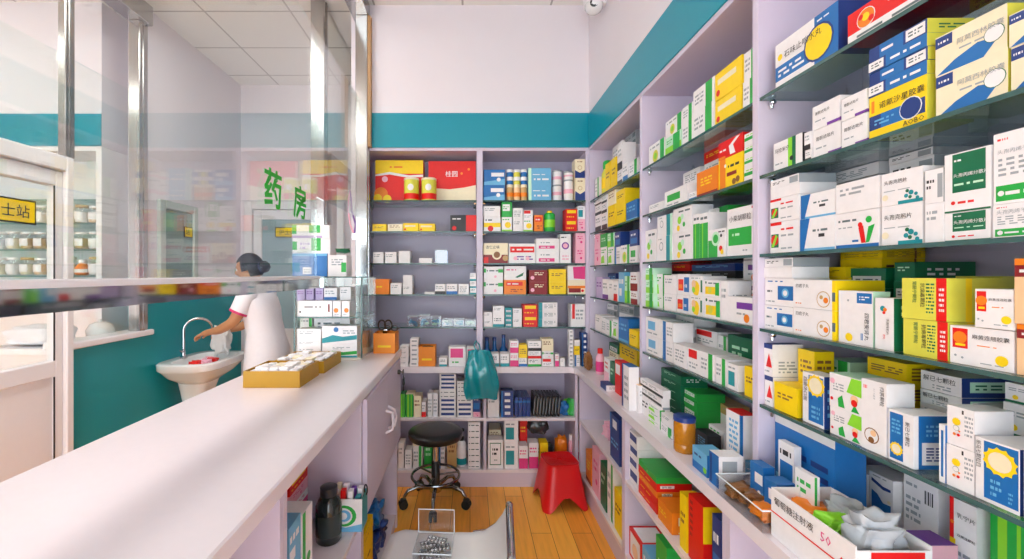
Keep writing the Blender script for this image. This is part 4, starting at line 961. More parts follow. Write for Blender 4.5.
# below the rear worktop
YL = 3.012
rows('B', YL, .4855, '''
400-405 ; gl@394
405.5-413 ; gl@394.5
413.5-421 ; c@396
421.5-426 ; wrb@402
427.5-432.5 ; w2@393.5
433-438 ; w2@393.5
439.5-456 ; navs@412 navs@407.5 navs@403 navs@398.5 dott@394 dott@390 navs@386 navs@382 navs@377.5 navs@374
457-472.5 ; navs@412 navs@407.5 navs@402.5 dott@397.5 dott@393 dott@389 dott@385 dott@381
473-480.5 ; j@412 nb@394
487.5-499 ; w@392
501-513.5 d.09 ; bst2@410 bst2@404 bst2@398 bst2@391
''', 'upper board, rear base cabinet', name='stock_medicine_box', cat='supply box')
rows('B', YL, .1205, '''
398.5-404 ; w@443
405-412 ; w2@450
413-422.5 ; wgs@446 c@440
424-432 ; g@439
433-438 ; e@444
439-445 ; wbs@440
447-456.5 ; e@438
468-480 ; dott@464 dott@458 dott@452 dott@446 dott@440 dott@434 dott@428 dott@422
488-503.5 ; grf@440
504.5-518.5 ; wtp@443 wtp@421
519-528 ; wib@446
529-538.5 ; wib@443
540-548 ; y@443
549-553 ; kd@447
489-501 +.12 d.15 ; kd@440 c@430
520-527.5 +.1 d.12 ; wi@443 r@420
''', 'lower board, rear base cabinet', name='stock_medicine_box', cat='supply box')
# ================================================================ side worktop
W = 'side worktop'
XW = .752
rows('R', XW, ZK, '''
600-606 d.10 ; N|S:W|X:.2,.3,.8,.7,2,A@383
621.5-629 d.05 ; W|r:0,0,.22,1,N|T:B|x:.35,.2,.9,.8,4,A|S:W@365
630-638 d.05 +.03 ; W|r:0,0,.3,1,S|T:D|S:W|X:.2,.6,.8,.85,2,A@383
648-660 d.12 +.04 ; wgl@421 wgl@413 wgl@406
661-673 d.12 +.04 ; wp1@436 wgs@426 w@416
691.5-706.5 d.07 ; S|r:0,0,1,.35,B|x:.12,.6,.85,.8,1,N|d:.85,.25,.14,L|T:S|S:B@450
709-719 d.075 ; B|r:.06,.05,.3,.95,N|S:W|R:.15,.5,.75,.85,A|T:W@453
726-741 d.055 +.108 ; W|x:.2,.1,.8,.9,9,S|r:.9,0,1,1,B|T:R|S:W|R:0,0,.12,1,B|R:.25,.1,.8,.3,S@412
750-763 d.08 +.05 ; bl@464
764-777 d.08 +.035 ; bl@480
640-662 +.05 d.13 ; wax@400 wk@392 wk@384
661-681 +.185 d.12 ; h@412 h@404 h@396 h@388 h@380 h@372
683-697 +.20 d.12 ; gw@407 gw@399 gw@391
700-729 +.30 d.09 ; W|r:.0,.1,1,.3,A|S:A@409 E|x:.1,.3,.9,.7,2,A@400
695-707 +.09 d.05 ; K|x:.2,.2,.8,.8,5,S@432
709-724 +.16 d.09 ; wy@448 wyl@428
778-794 +.115 d.02 ; wbd@443
795-815 +.07 d.06 ; wgl@472
772-834 +.145 d.08 ; bluebar@426
824-850 +.24 d.09 ; wcrn@492
848-868 +.28 d.10 ; wavy@510 wavy@470
869-893 +.28 d.10 ; wavy@520 wavy@476
903-938 +.30 d.08 ; plain_bar@478
950-978 +.28 d.10 ; rwy@502
990-1030 +.28 d.10 ; gl@512
884-910 +.15 d.10 ; P|x:.15,.5,.8,.8,2,W|S:J@538
''', W, room=.385, lim=[(.375, 1.253), (1.281, 2.103), (2.131, 2.995)])
# ---- under the side worktop
XL2 = XB+.02
rows('R', XL2, .4855, '''
610-619.5 d.12 ; n@434 bst2@416
629-637.5 d.16 ; navs@470 navs@458 navs@446 navs@433
638.5-656.5 d.15 ; redo@496 redo@488 oran@482 redo@474 G|d:.5,.4,.2,L|S:G@468
658-672 d.17 ; oran@523 oran@505
680-686.5 d.06 ; y@494
688-703 d.13 ; redtall@500
712-721 d.10 ; nb@517
641-656 +.2 d.14 ; w2@462 w2@452 w2@443
''', 'upper board under side worktop', lim=[(.432, 1.248), (1.292, 2.098), (2.142, 2.963)], name='stock_medicine_box', cat='supply box')
rows('R', XL2, .1205, '''
586-591 d.1 ; o@452
592-599 d.1 ; j@450
600-606 d.08 ; h@464
607-613 d.1 ; wgs@458
614-622 d.1 ; y@492
629-641 d.14 ; R|r:.1,.1,.9,.9,W|d:.5,.4,.25,D|T:R|o:.1,.1,.9,.9,W@535
642-653 d.14 ; bw@553
656-667 d.12 ; g@541
''', 'lower board under side worktop', lim=[(.432, 1.248), (1.292, 2.098), (2.142, 2.963)], name='stock_medicine_box', cat='supply box')
# ---- inside the open counter cabinet
rows('L', -.47, .5305, '''
289-301.5 d.14 ; bw@566 bw@521
303-313 d.10 ; W|r:0,0,.3,1,G|d:.6,.5,.2,G|S:W|L:.2,.2,.8,.8,G@508
290-309 +.17 d.15 ; hw@523 h@511 wib@498 j@486 ry@474 co@463 y@454
317-330 +.17 d.12 ; h@497 e@489 c@480
''', 'open counter cabinet', name='stock_medicine_box', cat='supply box', lim=(1.007, 1.683))
rows('L', -.46, .0805, '''
360-374 d.16 ; y@541 y@535 y@529
''', 'base board under counter doors', name='stock_medicine_box', cat='supply box', lim=(1.727, 2.02))
# ================================================================ lathe-made goods
def turned(name, label, cat, loc, parts, group=None, n=20):
    t = thing(name, label, cat, loc, 0, group)
    for pn, prof, mt, c in parts: MB().lathe(prof, n, col=c).build(pn, mt, t, smooth=True)
    return t
def px(x, Y): return (x-VX)*Y/F
# gold tins in front of the gift boxes
for x, nm in ((411.5, 'beside the red-and-yellow gift box'), (429, 'beside the cream-and-red gift box')):
    Y = 3.075; r = .054
    t = turned('tin', 'gold tin with a red base band and white round mark, %s' % nm, 'tin', (px(x, Y), Y, ZB[1]+.0005),
        [('body', [(r*.97, 0), (r, .004), (r, .05), (r, .14), (r*.98, .145)], PLAS, 'F'), ('lid', [(r*1.03, .1455), (r*1.03, .158), (r*.96, .161)], PLAS, 'C')], 'gold tins')
    for nm2, z0, z1, c in (('red_band', .006, .048, 'R'),):
        MB().lathe([(r+.0008, z0), (r+.0008, z1)], 20, col=c, cap=False).build(nm2, PLAS, t, smooth=True)
    mb = MB(); pts = []
    for i in range(14):
        a = 2*pi*i/14; u, v = .022*cos(a), .024*sin(a); q = -pi/2+u/r; pts.append((cos(q)*(r+.0015), sin(q)*(r+.0015), .09+v))
    mb.add(pts, [tuple(range(14))], 'W').build('round_mark', PLAS, t)
# rear right bay, top: two tiers of tins, cans
k = 0
for tier, (z, hh) in enumerate(((ZB[1]+.0005, .118), (ZB[1]+.119, .108))):
    for i in range(3):
        Y = 3.085; r = .0245
        body = (('E', 'D', 'E'), ('B', 'F', 'B'))[tier][i]
        t = turned('supplement_tub', '%s tub with a pale lid, %s tier, %s from the blue boxes' % ({'E': 'tan', 'D': 'peach', 'B': 'blue', 'F': 'gold'}[body], ('lower', 'upper')[tier], ORD[i+1]), 'tub',
            (px(509.8+7*i, Y), Y, z), [('body', [(r*.95, 0), (r, .004), (r, hh*.78), (r*.9, hh*.82)], PLAS, body), ('lid', [(r*.98, hh*.82), (r, hh*.84), (r, hh*.98), (r*.9, hh)], PLAS, 'C' if tier == 0 else 'W')], 'tubs on the top shelf of the right rear bay')
        MB().lathe([(r+.0006, hh*.25), (r+.0006, hh*.5)], 20, col='W' if tier else 'O', cap=False).build('label_band', PLAS, t, smooth=True)
for x, z, hh, nm in ((556.8, .0005, .118, 'lower can beside the sky-blue boxes'), (556.8, .119, .105, 'upper can beside the sky-blue boxes'), (568.3, .0005, .155, 'tall lower can beside the cream-and-navy boxes'), (568.3, .156, .06, 'short upper can beside the cream-and-navy boxes')):
    Y = 3.10; r = .034
    t = turned('milk_can', 'white can with red markings, %s' % nm, 'can', (px(x, Y), Y, ZB[1]+z), [('body', [(r*.96, 0), (r, .005), (r, hh-.014), (r*.98, hh-.012)], PLAS, 'W'), ('lid', [(r*1.02, hh-.012), (r*1.02, hh-.002), (r*.95, hh)], PLAS, 'A')], 'white cans')
    MB().lathe([(r+.0006, hh*.35), (r+.0006, hh*.55)], 20, col='J', cap=False).build('label_band', PLAS, t, smooth=True)
# green pack on the second shelf
t = turned('herbal_pack', 'bright green canister with a yellow cap on the second shelf, right rear bay', 'canister', (px(549.5, 3.09), 3.09, ZB[2]+.0005), [('body', [(.036, 0), (.04, .006), (.04, .125), (.03, .135)], PLAS, 'G'), ('cap', [(.02, .135), (.02, .15), (.014, .153)], PLAS, 'Y')])
MB().lathe([(.0407, .03), (.0407, .085)], 20, col='L', cap=False).build('label_band', PLAS, t, smooth=True)
# green-capped bottle in the corner bay
t = turned('cordial_bottle', 'yellow-green bottle with a bright green cap, top shelf of the corner side bay', 'bottle', (.905, 2.80, ZR[1]+.0005), [('body', [(.03, 0), (.036, .01), (.036, .14), (.022, .17)], PLAS, 'F'), ('cap', [(.026, .17), (.028, .175), (.028, .215), (.02, .225)], PLAS, 'G')])
MB().lathe([(.0367, .04), (.0367, .11)], 20, col='Y', cap=False).build('label_band', PLAS, t, smooth=True)
# blue round bottles behind the rear worktop boxes
for i, x in enumerate((487, 494.5, 503.5)):
    Y = 3.20; hh = .10+.02*(i == 2)
    t = turned('tonic_bottle', 'round blue bottle standing behind the white-and-teal boxes, %s from the bag' % ORD[i+1], 'bottle', (px(x, Y), Y, ZK), [('body', [(.026, 0), (.03, .01), (.031, hh*.7), (.016, hh*.9), (.012, hh+.05)], M('1762a8', .12, name='blue_bottle'), 'B'), ('cap', [(.015, hh+.05), (.015, hh+.072), (.011, hh+.075)], PLAS, 'N')], 'blue bottles behind the boxes')
# stands for the blue bottles' height: two white boxes under nothing else - bottles stand on the worktop
# pink bottle and orange bunch at the corner of the worktop
t = turned('syrup_bottle', 'pink bottle with a red cap at the corner of the worktop', 'bottle', (.845, 2.76, ZK), [('body', [(.022, 0), (.028, .008), (.028, .11), (.014, .135)], PLAS, 'J'), ('cap', [(.017, .135), (.017, .165), (.013, .168)], PLAS, 'R')])
MB().lathe([(.0287, .02), (.0287, .085)], 20, col='I', cap=False).build('label_band', PLAS, t, smooth=True)
rows('R', .80, ZK, '''
604-609 d.06 ; W|r:0,0,1,.5,J|x:.2,.6,.8,.9,2,R@358
610-614.5 d.06 ; h@362
615-620.5 d.05 ; R|r:.1,.6,.9,.9,W@361
619-637 +.16 d.10 ; yt@372 wrb@362 yt@345
609-618 +.17 d.10 ; h@362 c@352 hw@344
''', 'corner of the side worktop', lim=[(.375, 1.253), (1.281, 2.103), (2.131, 2.995)])
# amber jar on the side worktop
t = turned('amber_jar', 'amber ribbed jar with a dark blue lid on the side worktop', 'jar', (.788, depth_on_x(684.5, .788), ZK), [('body', [(.033, 0), (.037, .006), (.037, .03), (.0355, .032), (.037, .036), (.037, .10), (.034, .112)], M('b87414', .15, name='amber_plastic', var=.25, scale=90, coat=.4), 'O'), ('lid', [(.038, .1125), (.038, .128), (.033, .131)], PLAS, 'N')])
# dark bottle in the open counter cabinet
t = turned('medicine_bottle', 'big dark green-black bottle on the board of the open counter cabinet', 'bottle', (-.515, 1.55, .5305), [('body', [(.04, 0), (.046, .008), (.046, .13), (.036, .155), (.026, .165)], M('16211f', .12, name='dark_bottle', coat=.3), 'K'), ('cap', [(.03, .165), (.031, .168), (.031, .195), (.026, .198)], PLAS, 'K')])
MB().lathe([(.0467, .03), (.0467, .105)], 20, col='H', cap=False).build('label_band', M('2c3636', .2, name='dark_label'), t, smooth=True)
# pump bottle and pink bottles under the rear worktop
t = turned('pump_bottle', 'white bottle with teal base and dark pump, lower board of the rear base cabinet', 'bottle', (px(461.5, 3.07), 3.07, .1205), [('body', [(.03, 0), (.036, .008), (.036, .14), (.03, .165), (.014, .18)], PLAS, 'W'), ('pump', [(.018, .18), (.018, .205), (.007, .207), (.007, .245), (.02, .247), (.02, .262), (.008, .264)], PLAS, 'K')])
MB().lathe([(.0367, .015), (.0367, .06)], 20, col='T', cap=False).build('label_band', PLAS, t, smooth=True)
for i, x in enumerate((571, 577)):
    t = turned('lotion_bottle', 'pale pink bottle on the lower board, %s from the orange pack' % ORD[i+1], 'bottle', (px(x, 3.10), 3.10, .1205), [('body', [(.018, 0), (.021, .006), (.021, .15), (.012, .17)], PLAS, 'J'), ('cap', [(.015, .17), (.015, .21), (.012, .212)], PLAS, 'W')], 'pink bottles')
    MB().lathe([(.0215, .03), (.0215, .09)], 20, col='I', cap=False).build('label_band', PLAS, t, smooth=True)
# ================================================================ loose packs
def crumple(name, label, cat, loc, size, mat, col='W', seed=1, rz=0., group=None, puff=1., par=None):
    r = random.Random(seed); bm = bmesh.new(); bmesh.ops.create_icosphere(bm, subdivisions=4, radius=1)
    ph = [(Vector((r.uniform(-1,1), r.uniform(-1,1), r.uniform(-1,1))).normalized(), r.uniform(2.5, 7), r.uniform(0, 6), r.uniform(.02, .07)) for _ in range(16)]
    for v in bm.verts:
        d = v.co.normalized(); k = 1+sum(a*sin(f*d.dot(q)*2+p) for q, f, p, a in ph)*puff
        e = [abs(c)**.62*(1 if c > 0 else -1) for c in d]
        v.co = Vector((e[0]*size[0]/2*k, e[1]*size[1]/2*k, e[2]*size[2]/2*(1+(k-1)*.8)))
    zmin = min(v.co.z for v in bm.verts)
    for v in bm.verts: v.co.z -= zmin
    me = bpy.data.meshes.new(name); bm.to_mesh(me); bm.free()
    a = me.color_attributes.new('Col', 'FLOAT_COLOR', 'CORNER'); c = lin(col); a.data.foreach_set('color', list(c)*len(me.loops))
    o = link(name, me, mat, par, loc, rz, True, 60)
    if label: tag(o, label, cat, group)
    return o
# teal plastic bag hanging from the worktop edge
def bag():
    cols, rws = 40, 34; mb = MB(); vs = []
    for j in range(rws+1):
        v = j/rws; half = .062+.05*min(1, v*2.2)-.02*max(0, v-.75)*4*.5; dep = .018+.045*sin(pi*min(1, v*1.05))
        if j == 0: half, dep = .028, .012
        for i in range(cols):
            a = 2*pi*i/cols; w_ = .007*sin(a*5+v*4)+.005*sin(a*9-v*5+1)+.003*sin(a*3+v*13)
            x = (half+w_)*cos(a)+.02*v; y = (dep+w_)*sin(a)
            z = -.33*v+.008*sin(a*3)*(v)
            vs.append((x, y, z))
    fs = [(j*cols+i, j*cols+(i+1) % cols, (j+1)*cols+(i+1) % cols, (j+1)*cols+i) for j in range(rws) for i in range(cols)]
    fs += [tuple(range(cols)), tuple(range(rws*cols, (rws+1)*cols))]
    mb.add(vs, fs, 'T')
    m = M('0f8f9d', .12, name='teal_film', var=.12, scale=28, coat=.5)
    o = mb.build('plastic_bag', m, None, (px(479, 2.89), 2.885, .985), 0, True, 60)
    tag(o, 'shiny teal plastic bag hanging over the edge of the rear worktop', 'bag')
    MB().tube([(-.02, 0, -.01), (-.035, .0, .035), (-.02, .01, .06), (0, .012, .035), (.01, .0, -.01)], .005, 8, 'T').build('handle', m, o, smooth=True)
bag()
# magenta-orange clutter at the far end of the worktop, wire-like pink trinket below
crumple('snack_pouch', 'small orange and brown pouch at the far end of the side worktop', 'pouch', (.80, 2.88, ZK+.001), (.05, .05, .10), PLAS, 'Z', 3)
crumple('trinket_pouch', 'pale pink pouch on the upper board nearest the corner', 'pouch', (.86, 2.60, .4865), (.08, .09, .10), PLAS, 'J', 5)
crumple('orange_pack', 'orange plastic pack behind the red stool', 'pack', (px(561, 3.09), 3.10, .1205), (.09, .07, .19), PLAS, 'O', 8, puff=.6)
crumple('film_pack', 'black plastic-wrapped pack lying on the pink boxes', 'pack', (px(538, 3.11), 3.12, .332), (.14, .09, .105), M('3b3d42', .15, name='dark_film', var=.3, scale=40), 'K', 11, puff=.7)
rows('B', 3.075, .1205, '''
529-549 +.0 d.10 ; w@444
''', 'lower board under the black pack')
for i, (x, c, z_) in enumerate(((562.5, 'B', 0), (568, 'L', 0), (570, 'G', 0))):
    crumple('sachet_bag', '%s crumpled sachet bag on the upper board beside the dark cases, %s' % ({'B': 'blue', 'L': 'lime', 'G': 'green'}[c], {'B': 'nearest the cases', 'L': 'in the middle', 'G': 'nearest the corner'}[c]), 'bag', (px(x, 3.06+.03*i), 3.06+.045*(i % 2), .486), (.075, .06, .09+.02*(i == 2)), PLAS, c, 20+i)
# dark slim cases and navy books in the rear base cabinet
for i in range(4):
    c = MB().box(-.0135, 0, 0, .0135, .19, .137, 'N', .002)
    o = c.build('navy_book', PLAS, None, (px(516.5+4*i, 3.02), 3.02, .4857)); tag(o, 'navy upright book, %s from the blue stack' % ORD[i+1], 'book', 'navy books on the upper board')
    MB().box(-.0137, -.001, .10, .0137, .0, .115, 'B').build('spine_band', PLAS, o)
for i in range(9):
    o = MB().box(-.0075, 0, 0, .0075, .17, .145, 'K', .002).build('slim_case', PLAS, None, (px(532.5+3.05*i, 3.02)+.012, 3.02, .4857+.0004)); o.rotation_euler = (0, rad(5), 0)
    tag(o, 'slim black upright case with a pale edge, %s from the navy books' % ORD[i+1], 'case', 'slim black cases on the upper board')
    MB().box(-.0078, -.0015, .02, -.004, .0005, .13, 'A').build('edge_strip', PLAS, o)
o = carton('C|x:.1,.3,.9,.7,1,H', .06, .10, .014, (px(411, 3.07), 3.07, .635), 0, 'flat pale box lying across the green boxes on the upper board', None)
# ---- clear plastic boxes on the left rear shelves
def clear_box(name, label, loc, w_, d_, h_, group=None, rz=0., fill=None, seed=0, lid=False):
    t = thing(name, label, 'plastic box', loc, rz, group); q = .0016
    mb = MB(); mb.box(-w_/2, -d_/2, 0, w_/2, d_/2, q)
    for a in ((-w_/2, -d_/2, w_/2, -d_/2+q), (-w_/2, d_/2-q, w_/2, d_/2), (-w_/2, -d_/2+q, -w_/2+q, d_/2-q), (w_/2-q, -d_/2+q, w_/2, d_/2-q)): mb.box(a[0], a[1], q, a[2], a[3], h_)
    mb.build('tub', CLEARP, t)
    mb = MB()
    mb.tube([(-w_/2, -d_/2, h_), (w_/2, -d_/2, h_), (w_/2, d_/2, h_), (-w_/2, d_/2, h_)], .0022, 6, 'W', True).build('rim', M('dfe6ea', .15, name='clear_rim'), t)
    if fill:
        r = random.Random(seed); n, c, rr, mt = fill
        for i in range(n):
            x, y = r.uniform(-w_/2+.018, w_/2-.018), r.uniform(-d_/2+.015, d_/2-.015)
            mb = MB().lathe([(rr*.7, -rr*1.6), (rr, -rr*1.3), (rr, rr*1.3), (rr*.5, rr*1.9)], 10, col=c if isinstance(c, str) and len(c) == 1 else r.choice(c))
            o = mb.build('ampoule', mt, t, (x, y, q+rr+r.uniform(0, h_*.45)), 0, True); o.rotation_euler = (pi/2+r.uniform(-.4, .4), 0, r.uniform(0, pi))
    return t
clear_box('clear_box', 'clear empty plastic box on the third shelf, left rear bay', (px(441.5, 3.10), 3.10, ZB[3]+.0005), .088, .08, .095)
for i in range(6):
    clear_box('ampoule_tray', 'clear tray of blue-grey ampoules, lowest shelf, left rear bay, %s from left end' % ORD[i+1], (px(413+11.5*i, 3.10), 3.105, ZB[5]+.0005), .076, .09, (.072, .08, .07, .05, .052, .045)[i], 'ampoule trays', fill=(9, 'SAUS', .009, CLEARP if i % 2 == 2 else PLAS), seed=i)
# ---- clear tray with orange sachets on the side worktop
t = clear_box('sachet_tray', 'clear plastic tray of brown and orange sachets on the edge of the side worktop', (.815, 1.165, ZK+.0005), .165, .20, .055)
for i, (x, y, c, s) in enumerate(((-.03, -.05, 'O', 1), (.03, -.02, 'Z', 2), (-.02, .02, 'Z', 3), (.03, .05, 'M', 4), (-.035, .06, 'Z', 5))):
    crumple('sachet', None, None, (x, y, .003), (.07, .06, .036), PLAS, c, 40+s, par=t)
o = crumple('cling_bag', 'rumpled clear plastic bag lying behind the sachet tray', 'plastic bag', (.885, 1.27, ZK+.0005), (.14, .09, .06), CLEARP, 'W', 50)
# ---- open glucose carton
gt = thing('infusion_carton', 'open white carton with a red line, black characters and number 50, used as a bin', 'carton', (.752, .945, ZK+.0005), -pi/2)
wd, dp, hh = .232, .15, .118; q = .003
fm = MB()
fm.box(-wd/2, 0, 0, wd/2, dp, q, 'W').box(-wd/2, 0, q, wd/2, q, hh, 'W').box(-wd/2, dp-q, q, wd/2, dp, hh, 'W').box(-wd/2, q, q, -wd/2+q, dp-q, hh, 'W').box(wd/2-q, q, q, wd/2, dp-q, hh*.92, 'W')
fm.build('box', CARD, gt)
tb = MB(); X_, Z_ = Vector((1, 0, 0)), Vector((0, 0, 1))
put_text(tb, '葡萄糖注射液', Vector((-wd/2+.012, -.0012, hh*.70)), X_, Z_, .0185, 'K'); put_text(tb, '50', Vector((wd/2-.082, -.0012, hh*.67)), X_, Z_, .02, 'I')
tb.build('lettering', CARD, gt)
st = MB().add([(-wd/2, -.0008, hh*.50), (wd/2, -.0008, hh*.50), (wd/2, -.0008, hh*.53), (-wd/2, -.0008, hh*.53)], [(0, 1, 2, 3)], 'R')
st.add([(wd/2-.045, -.0009, hh*.44), (wd/2-.015, -.0009, hh*.44), (wd/2-.03, -.0009, hh*.66)], [(0, 1, 2)], 'R').build('red_line', CARD, gt)
MB().add([(wd/2+.0008, .03, .01), (wd/2+.0008, .135, .01), (wd/2+.0008, .135, hh*.9), (wd/2+.0008, .03, hh*.9)], [(0, 1, 2, 3)], 'R').build('red_panel', CARD, gt)
gm = gt.matrix_basis
for i, (x, y, z, sx, sy, sz, c, lab) in enumerate(((-.07, .07, .035, .075, .11, .085, 'O', 'orange sachet standing in the open white carton'), (.0, .075, .03, .06, .10, .10, 'L', 'lime sachet standing in the open white carton'), (-.02, .10, .06, .07, .05, .09, 'A', 'silver-grey sachet standing at the back of the open white carton'))):
    p = Vector((.752+y, .945-x, ZK+z-.025)); crumple('loose_sachet', lab, 'sachet', p, (sy, sx, sz), PLAS, c, 60+i)
crumple('film_bag', 'milky plastic bag bulging from the near end of the open white carton', 'plastic bag', (.752+.075, .945-.070, ZK+.02), (.085, .065, .12), M('b4b7bd', .15, name='milky_film', var=.2), 'W', 66)
# ================================================================ on the service counter
# glass showcase
sx0, sx1, sy0, sy1, sz0, sz1 = -.925, -.571, 2.24, 2.57, CT, 1.486
t = thing('glass_showcase', 'small glass showcase full of white boxes at the far end of the counter', 'showcase', ((sx0+sx1)/2, (sy0+sy1)/2, sz0+.0005))
ox, oy = (sx0+sx1)/2, (sy0+sy1)/2; hw, hd, hz = (sx1-sx0)/2, (sy1-sy0)/2, sz1-sz0
MB().box(-hw, -hd, 0, hw, hd, .012, bev=.002).build('base', M('d5d0c6', .35, name='showcase_base'), t)
for nm, b_ in (('left_pane', (-hw, -hd, .012, -hw+.005, hd, hz-.006)), ('right_pane', (hw-.005, -hd, .012, hw, hd, hz-.006)), ('back_pane', (-hw+.005, hd-.005, .012, hw-.005, hd, hz-.006))): MB().box(*b_).build(nm, GCLEAR, t)
MB().box(-hw-.005, -hd-.012, hz-.006, hw+.03, hd+.01, hz).build('top_pane', GSHELF, t)
MB().box(-hw-.005, -hd-.0145, hz-.006, hw+.03, -hd-.012, hz).build('front_edge', GEDGE, t)
MB().box(-hw+.006, -hd+.004, .222, hw-.006, hd-.006, .229).build('shelf', GSHELF, t)
MB().box(-hw+.006, -hd+.002, .222, hw-.006, -hd+.004, .229).build('shelf_edge', GEDGE, t)
for s in (-1, 1): MB().box(s*hw-.004, -hd-.002, .012, s*hw+.004, -hd+.003, hz-.006).build('corner_edge', GEDGE, t)
rows('B', sy0+.01, CT+.0135, '''
297-321 d.10 ; w@347 w@341 w@329
322-357 d.10 ; W|p:0,.05,1,.25,1,.5,.6,.4,.3,.5,0,.3,G|p:0,.0,1,.0,1,.15,0,.1,T|x:.3,.6,.8,.8,2,A@344 W|p:0,.05,1,.25,1,.5,.6,.4,.3,.5,0,.3,T|d:.4,.8,.14,B|x:.6,.55,.95,.8,2,A@326
300-312 +.13 d.10 ; wgl@340 limey@317
314-350 +.13 d.10 ; wg@340 wt@318
''', 'floor of the glass showcase', name='showcase_medicine_box', cat='dressing box')  # ordinary medicine boxes, stacked in the showcase
rows('B', sy0+.015, CT+.2295, '''
297-332 d.09 ; W|x:.2,.55,.75,.7,1,K|d:.08,.3,.06,K|r:.88,.3,.93,.8,M@301
333-341 d.09 ; W|d:.4,.4,.3,O|x:.2,.1,.8,.2,1,A@301
342-350 d.09 ; W|d:.6,.4,.3,O|x:.2,.1,.8,.2,1,A@301
297-305 +.10 d.09 ; w@301 v@288
306-314 +.10 d.09 ; w@301 v@288
315-323 +.10 d.09 ; w@301 v@288
324-337 +.10 d.09 ; w@301 wb@288
340-351 +.10 d.09 ; w@301 w@287
''', 'glass shelf inside the showcase', name='showcase_medicine_box', cat='dressing box')
rows('B', sy0+.01, sz1+.001, '''
292-327 d.10 ; B|r:0,0,1,.5,B|r:.3,.1,.55,.4,W|x:.33,.15,.52,.35,2,A|r:0,.9,1,1,S@253.5
328-347 d.10 ; W|x:.2,.5,.8,.85,3,A|r:.72,.2,.98,.65,G@255
''', 'top of the showcase', name='medicine_box')
zz = sz1+.001+(275-253.5)*(sy0+.01)/F
rows('B', sy0+.02, zz, '''
292-330 d.09 ; W|r:.0,.3,.12,.8,G|r:.5,.25,.75,1,G|x:.2,.3,.45,.8,2,V@238 W|r:0,.0,.8,.18,V|r:.0,.3,.12,1,G|r:.45,.4,.75,1,G@225
''', 'blue box on the showcase')
crumple('green_sprig', 'dark green leafy sprig lying on the white box at the showcase end', 'sprig', (-.69, 2.30, 1.612), (.07, .04, .025), PLAS, 'H', 71)
# gold trays with small white packets
def gold_tray(x0, y0, x1, y1, h, label, seed):
    t = thing('card_tray', label, 'tray', ((x0+x1)/2, (y0+y1)/2, CT+.0005), group=None); a, b = (x1-x0)/2, (y1-y0)/2; q = .004
    MB().box(-a, -b, 0, a, b, q).box(-a, -b, q, a, -b+q, h).box(-a, b-q, q, a, b, h).box(-a, -b+q, q, -a+q, b-q, h).box(a-q, -b+q, q, a, b-q, h).build('box', GOLD, t)
    r = random.Random(seed); nx, ny = 5, 4
    for i in range(nx):
        for j in range(ny):
            cx_, cy_ = -a+.012+(i+.5)*(2*a-.024)/nx, -b+.012+(j+.5)*(2*b-.024)/ny
            zz = r.uniform(.85, 1.12)
            w_, d_ = (2*a-.03)/nx*.44, (2*b-.03)/ny*.44
            o = MB().box(-w_, -d_, 0, w_, d_, h*zz, r.choice('WWWWC'), .003).box(-w_*.6, -d_*1.01, h*.3, w_*.6, -d_*.99, h*.8, 'A').build('pill_packet', PLAS, None, ((x0+x1)/2+cx_, (y0+y1)/2+cy_, CT+.0052), r.uniform(-.08, .08))
            tag(o, 'small white packet in the %s gold tray, %s in row %s from its front' % (label.split()[0], ORD[i+1], ('one', 'two', 'three', 'four')[j]), 'packet', 'white packets in the %s gold tray' % label.split()[0])
gold_tray(-.908, 1.70, -.681, 1.915, .066, 'nearer gold card tray of white packets on the counter', 1)
gold_tray(-.905, 1.945, -.668, 2.20, .055, 'farther gold card tray of white packets, in front of the showcase', 2)
# orange box with scissors and glasses
def open_box(name, label, loc, w_, d_, h_, mat, inner=None):
    t = thing(name, label, 'box', loc); q = .003
    MB().box(-w_/2, -d_/2, 0, w_/2, d_/2, q).box(-w_/2, -d_/2, q, w_/2, -d_/2+q, h_).box(-w_/2, d_/2-q, q, w_/2, d_/2, h_).box(-w_/2, -d_/2+q, q, -w_/2+q, d_/2-q, h_).box(w_/2-q, -d_/2+q, q, w_/2, d_/2-q, h_).build('box', mat, t)
    MB().box(-w_*.3, -d_/2-.0006, h_*.3, w_*.3, -d_/2, h_*.4, 'Y').build('printed_strip', CARD, t)
    return t
OR = M('ee8a14', .45, name='orange_card', var=.05)
open_box('pen_box', 'orange open box on the counter holding dark scissors', (-.492, 2.50, CT+.0005), .125, .13, .115, OR)
DK = M('3a2018', .3, name='dark_handles')
s = thing('scissors', 'dark brown scissors with round handles standing in the orange box', 'scissors', (-.50, 2.50, CT+.006))
for k, (dx, an) in enumerate(((-.018, .35), (.018, -.25))):
    pts = [(dx+.021*cos(2*pi*i/16), .004*k, .150+.028*sin(2*pi*i/16)) for i in range(16)]
    MB().tube(pts, .005, 8, 'Z', True).build('handle', DK, s, smooth=True)
    MB().box(-dx*.4-.006, -.002+.004*k, .01, -dx*.4+.006, .002+.004*k, .125).build('blade', CHROME, s)
s = thing('folded_glasses', 'dark framed folded glasses lying across the orange box', 'glasses', (-.468, 2.515, CT+.118))
for dx in (-.022, .022): MB().tube([(dx+.019*cos(2*pi*i/16), 0, .017+.015*sin(2*pi*i/16)) for i in range(16)], .0028, 6, 'Z', True).build('rim', DK, s, smooth=True)
MB().tube([(-.004, 0, .02), (.004, 0, .02)], .002, 6).build('bridge', DK, s); MB().tube([(.041, 0, .02), (.045, .05, .012), (.02, .06, .004)], .0025, 6).build('temple', DK, s)
open_box('tissue_box', 'orange open box with a dark inside on the rear worktop', (px(427.5, 3.045), 3.05, ZK+.0005), .118, .12, .138, OR)
crumple('dark_filling', 'dark brown lump filling the orange box on the rear worktop', 'cloth', (px(427.5, 3.045), 3.05, ZK+.004), (.10, .10, .125), M('3c2a20', .8, name='dark_filling'), 'Z', 77, puff=.4)  # dark brown lump fills the open top
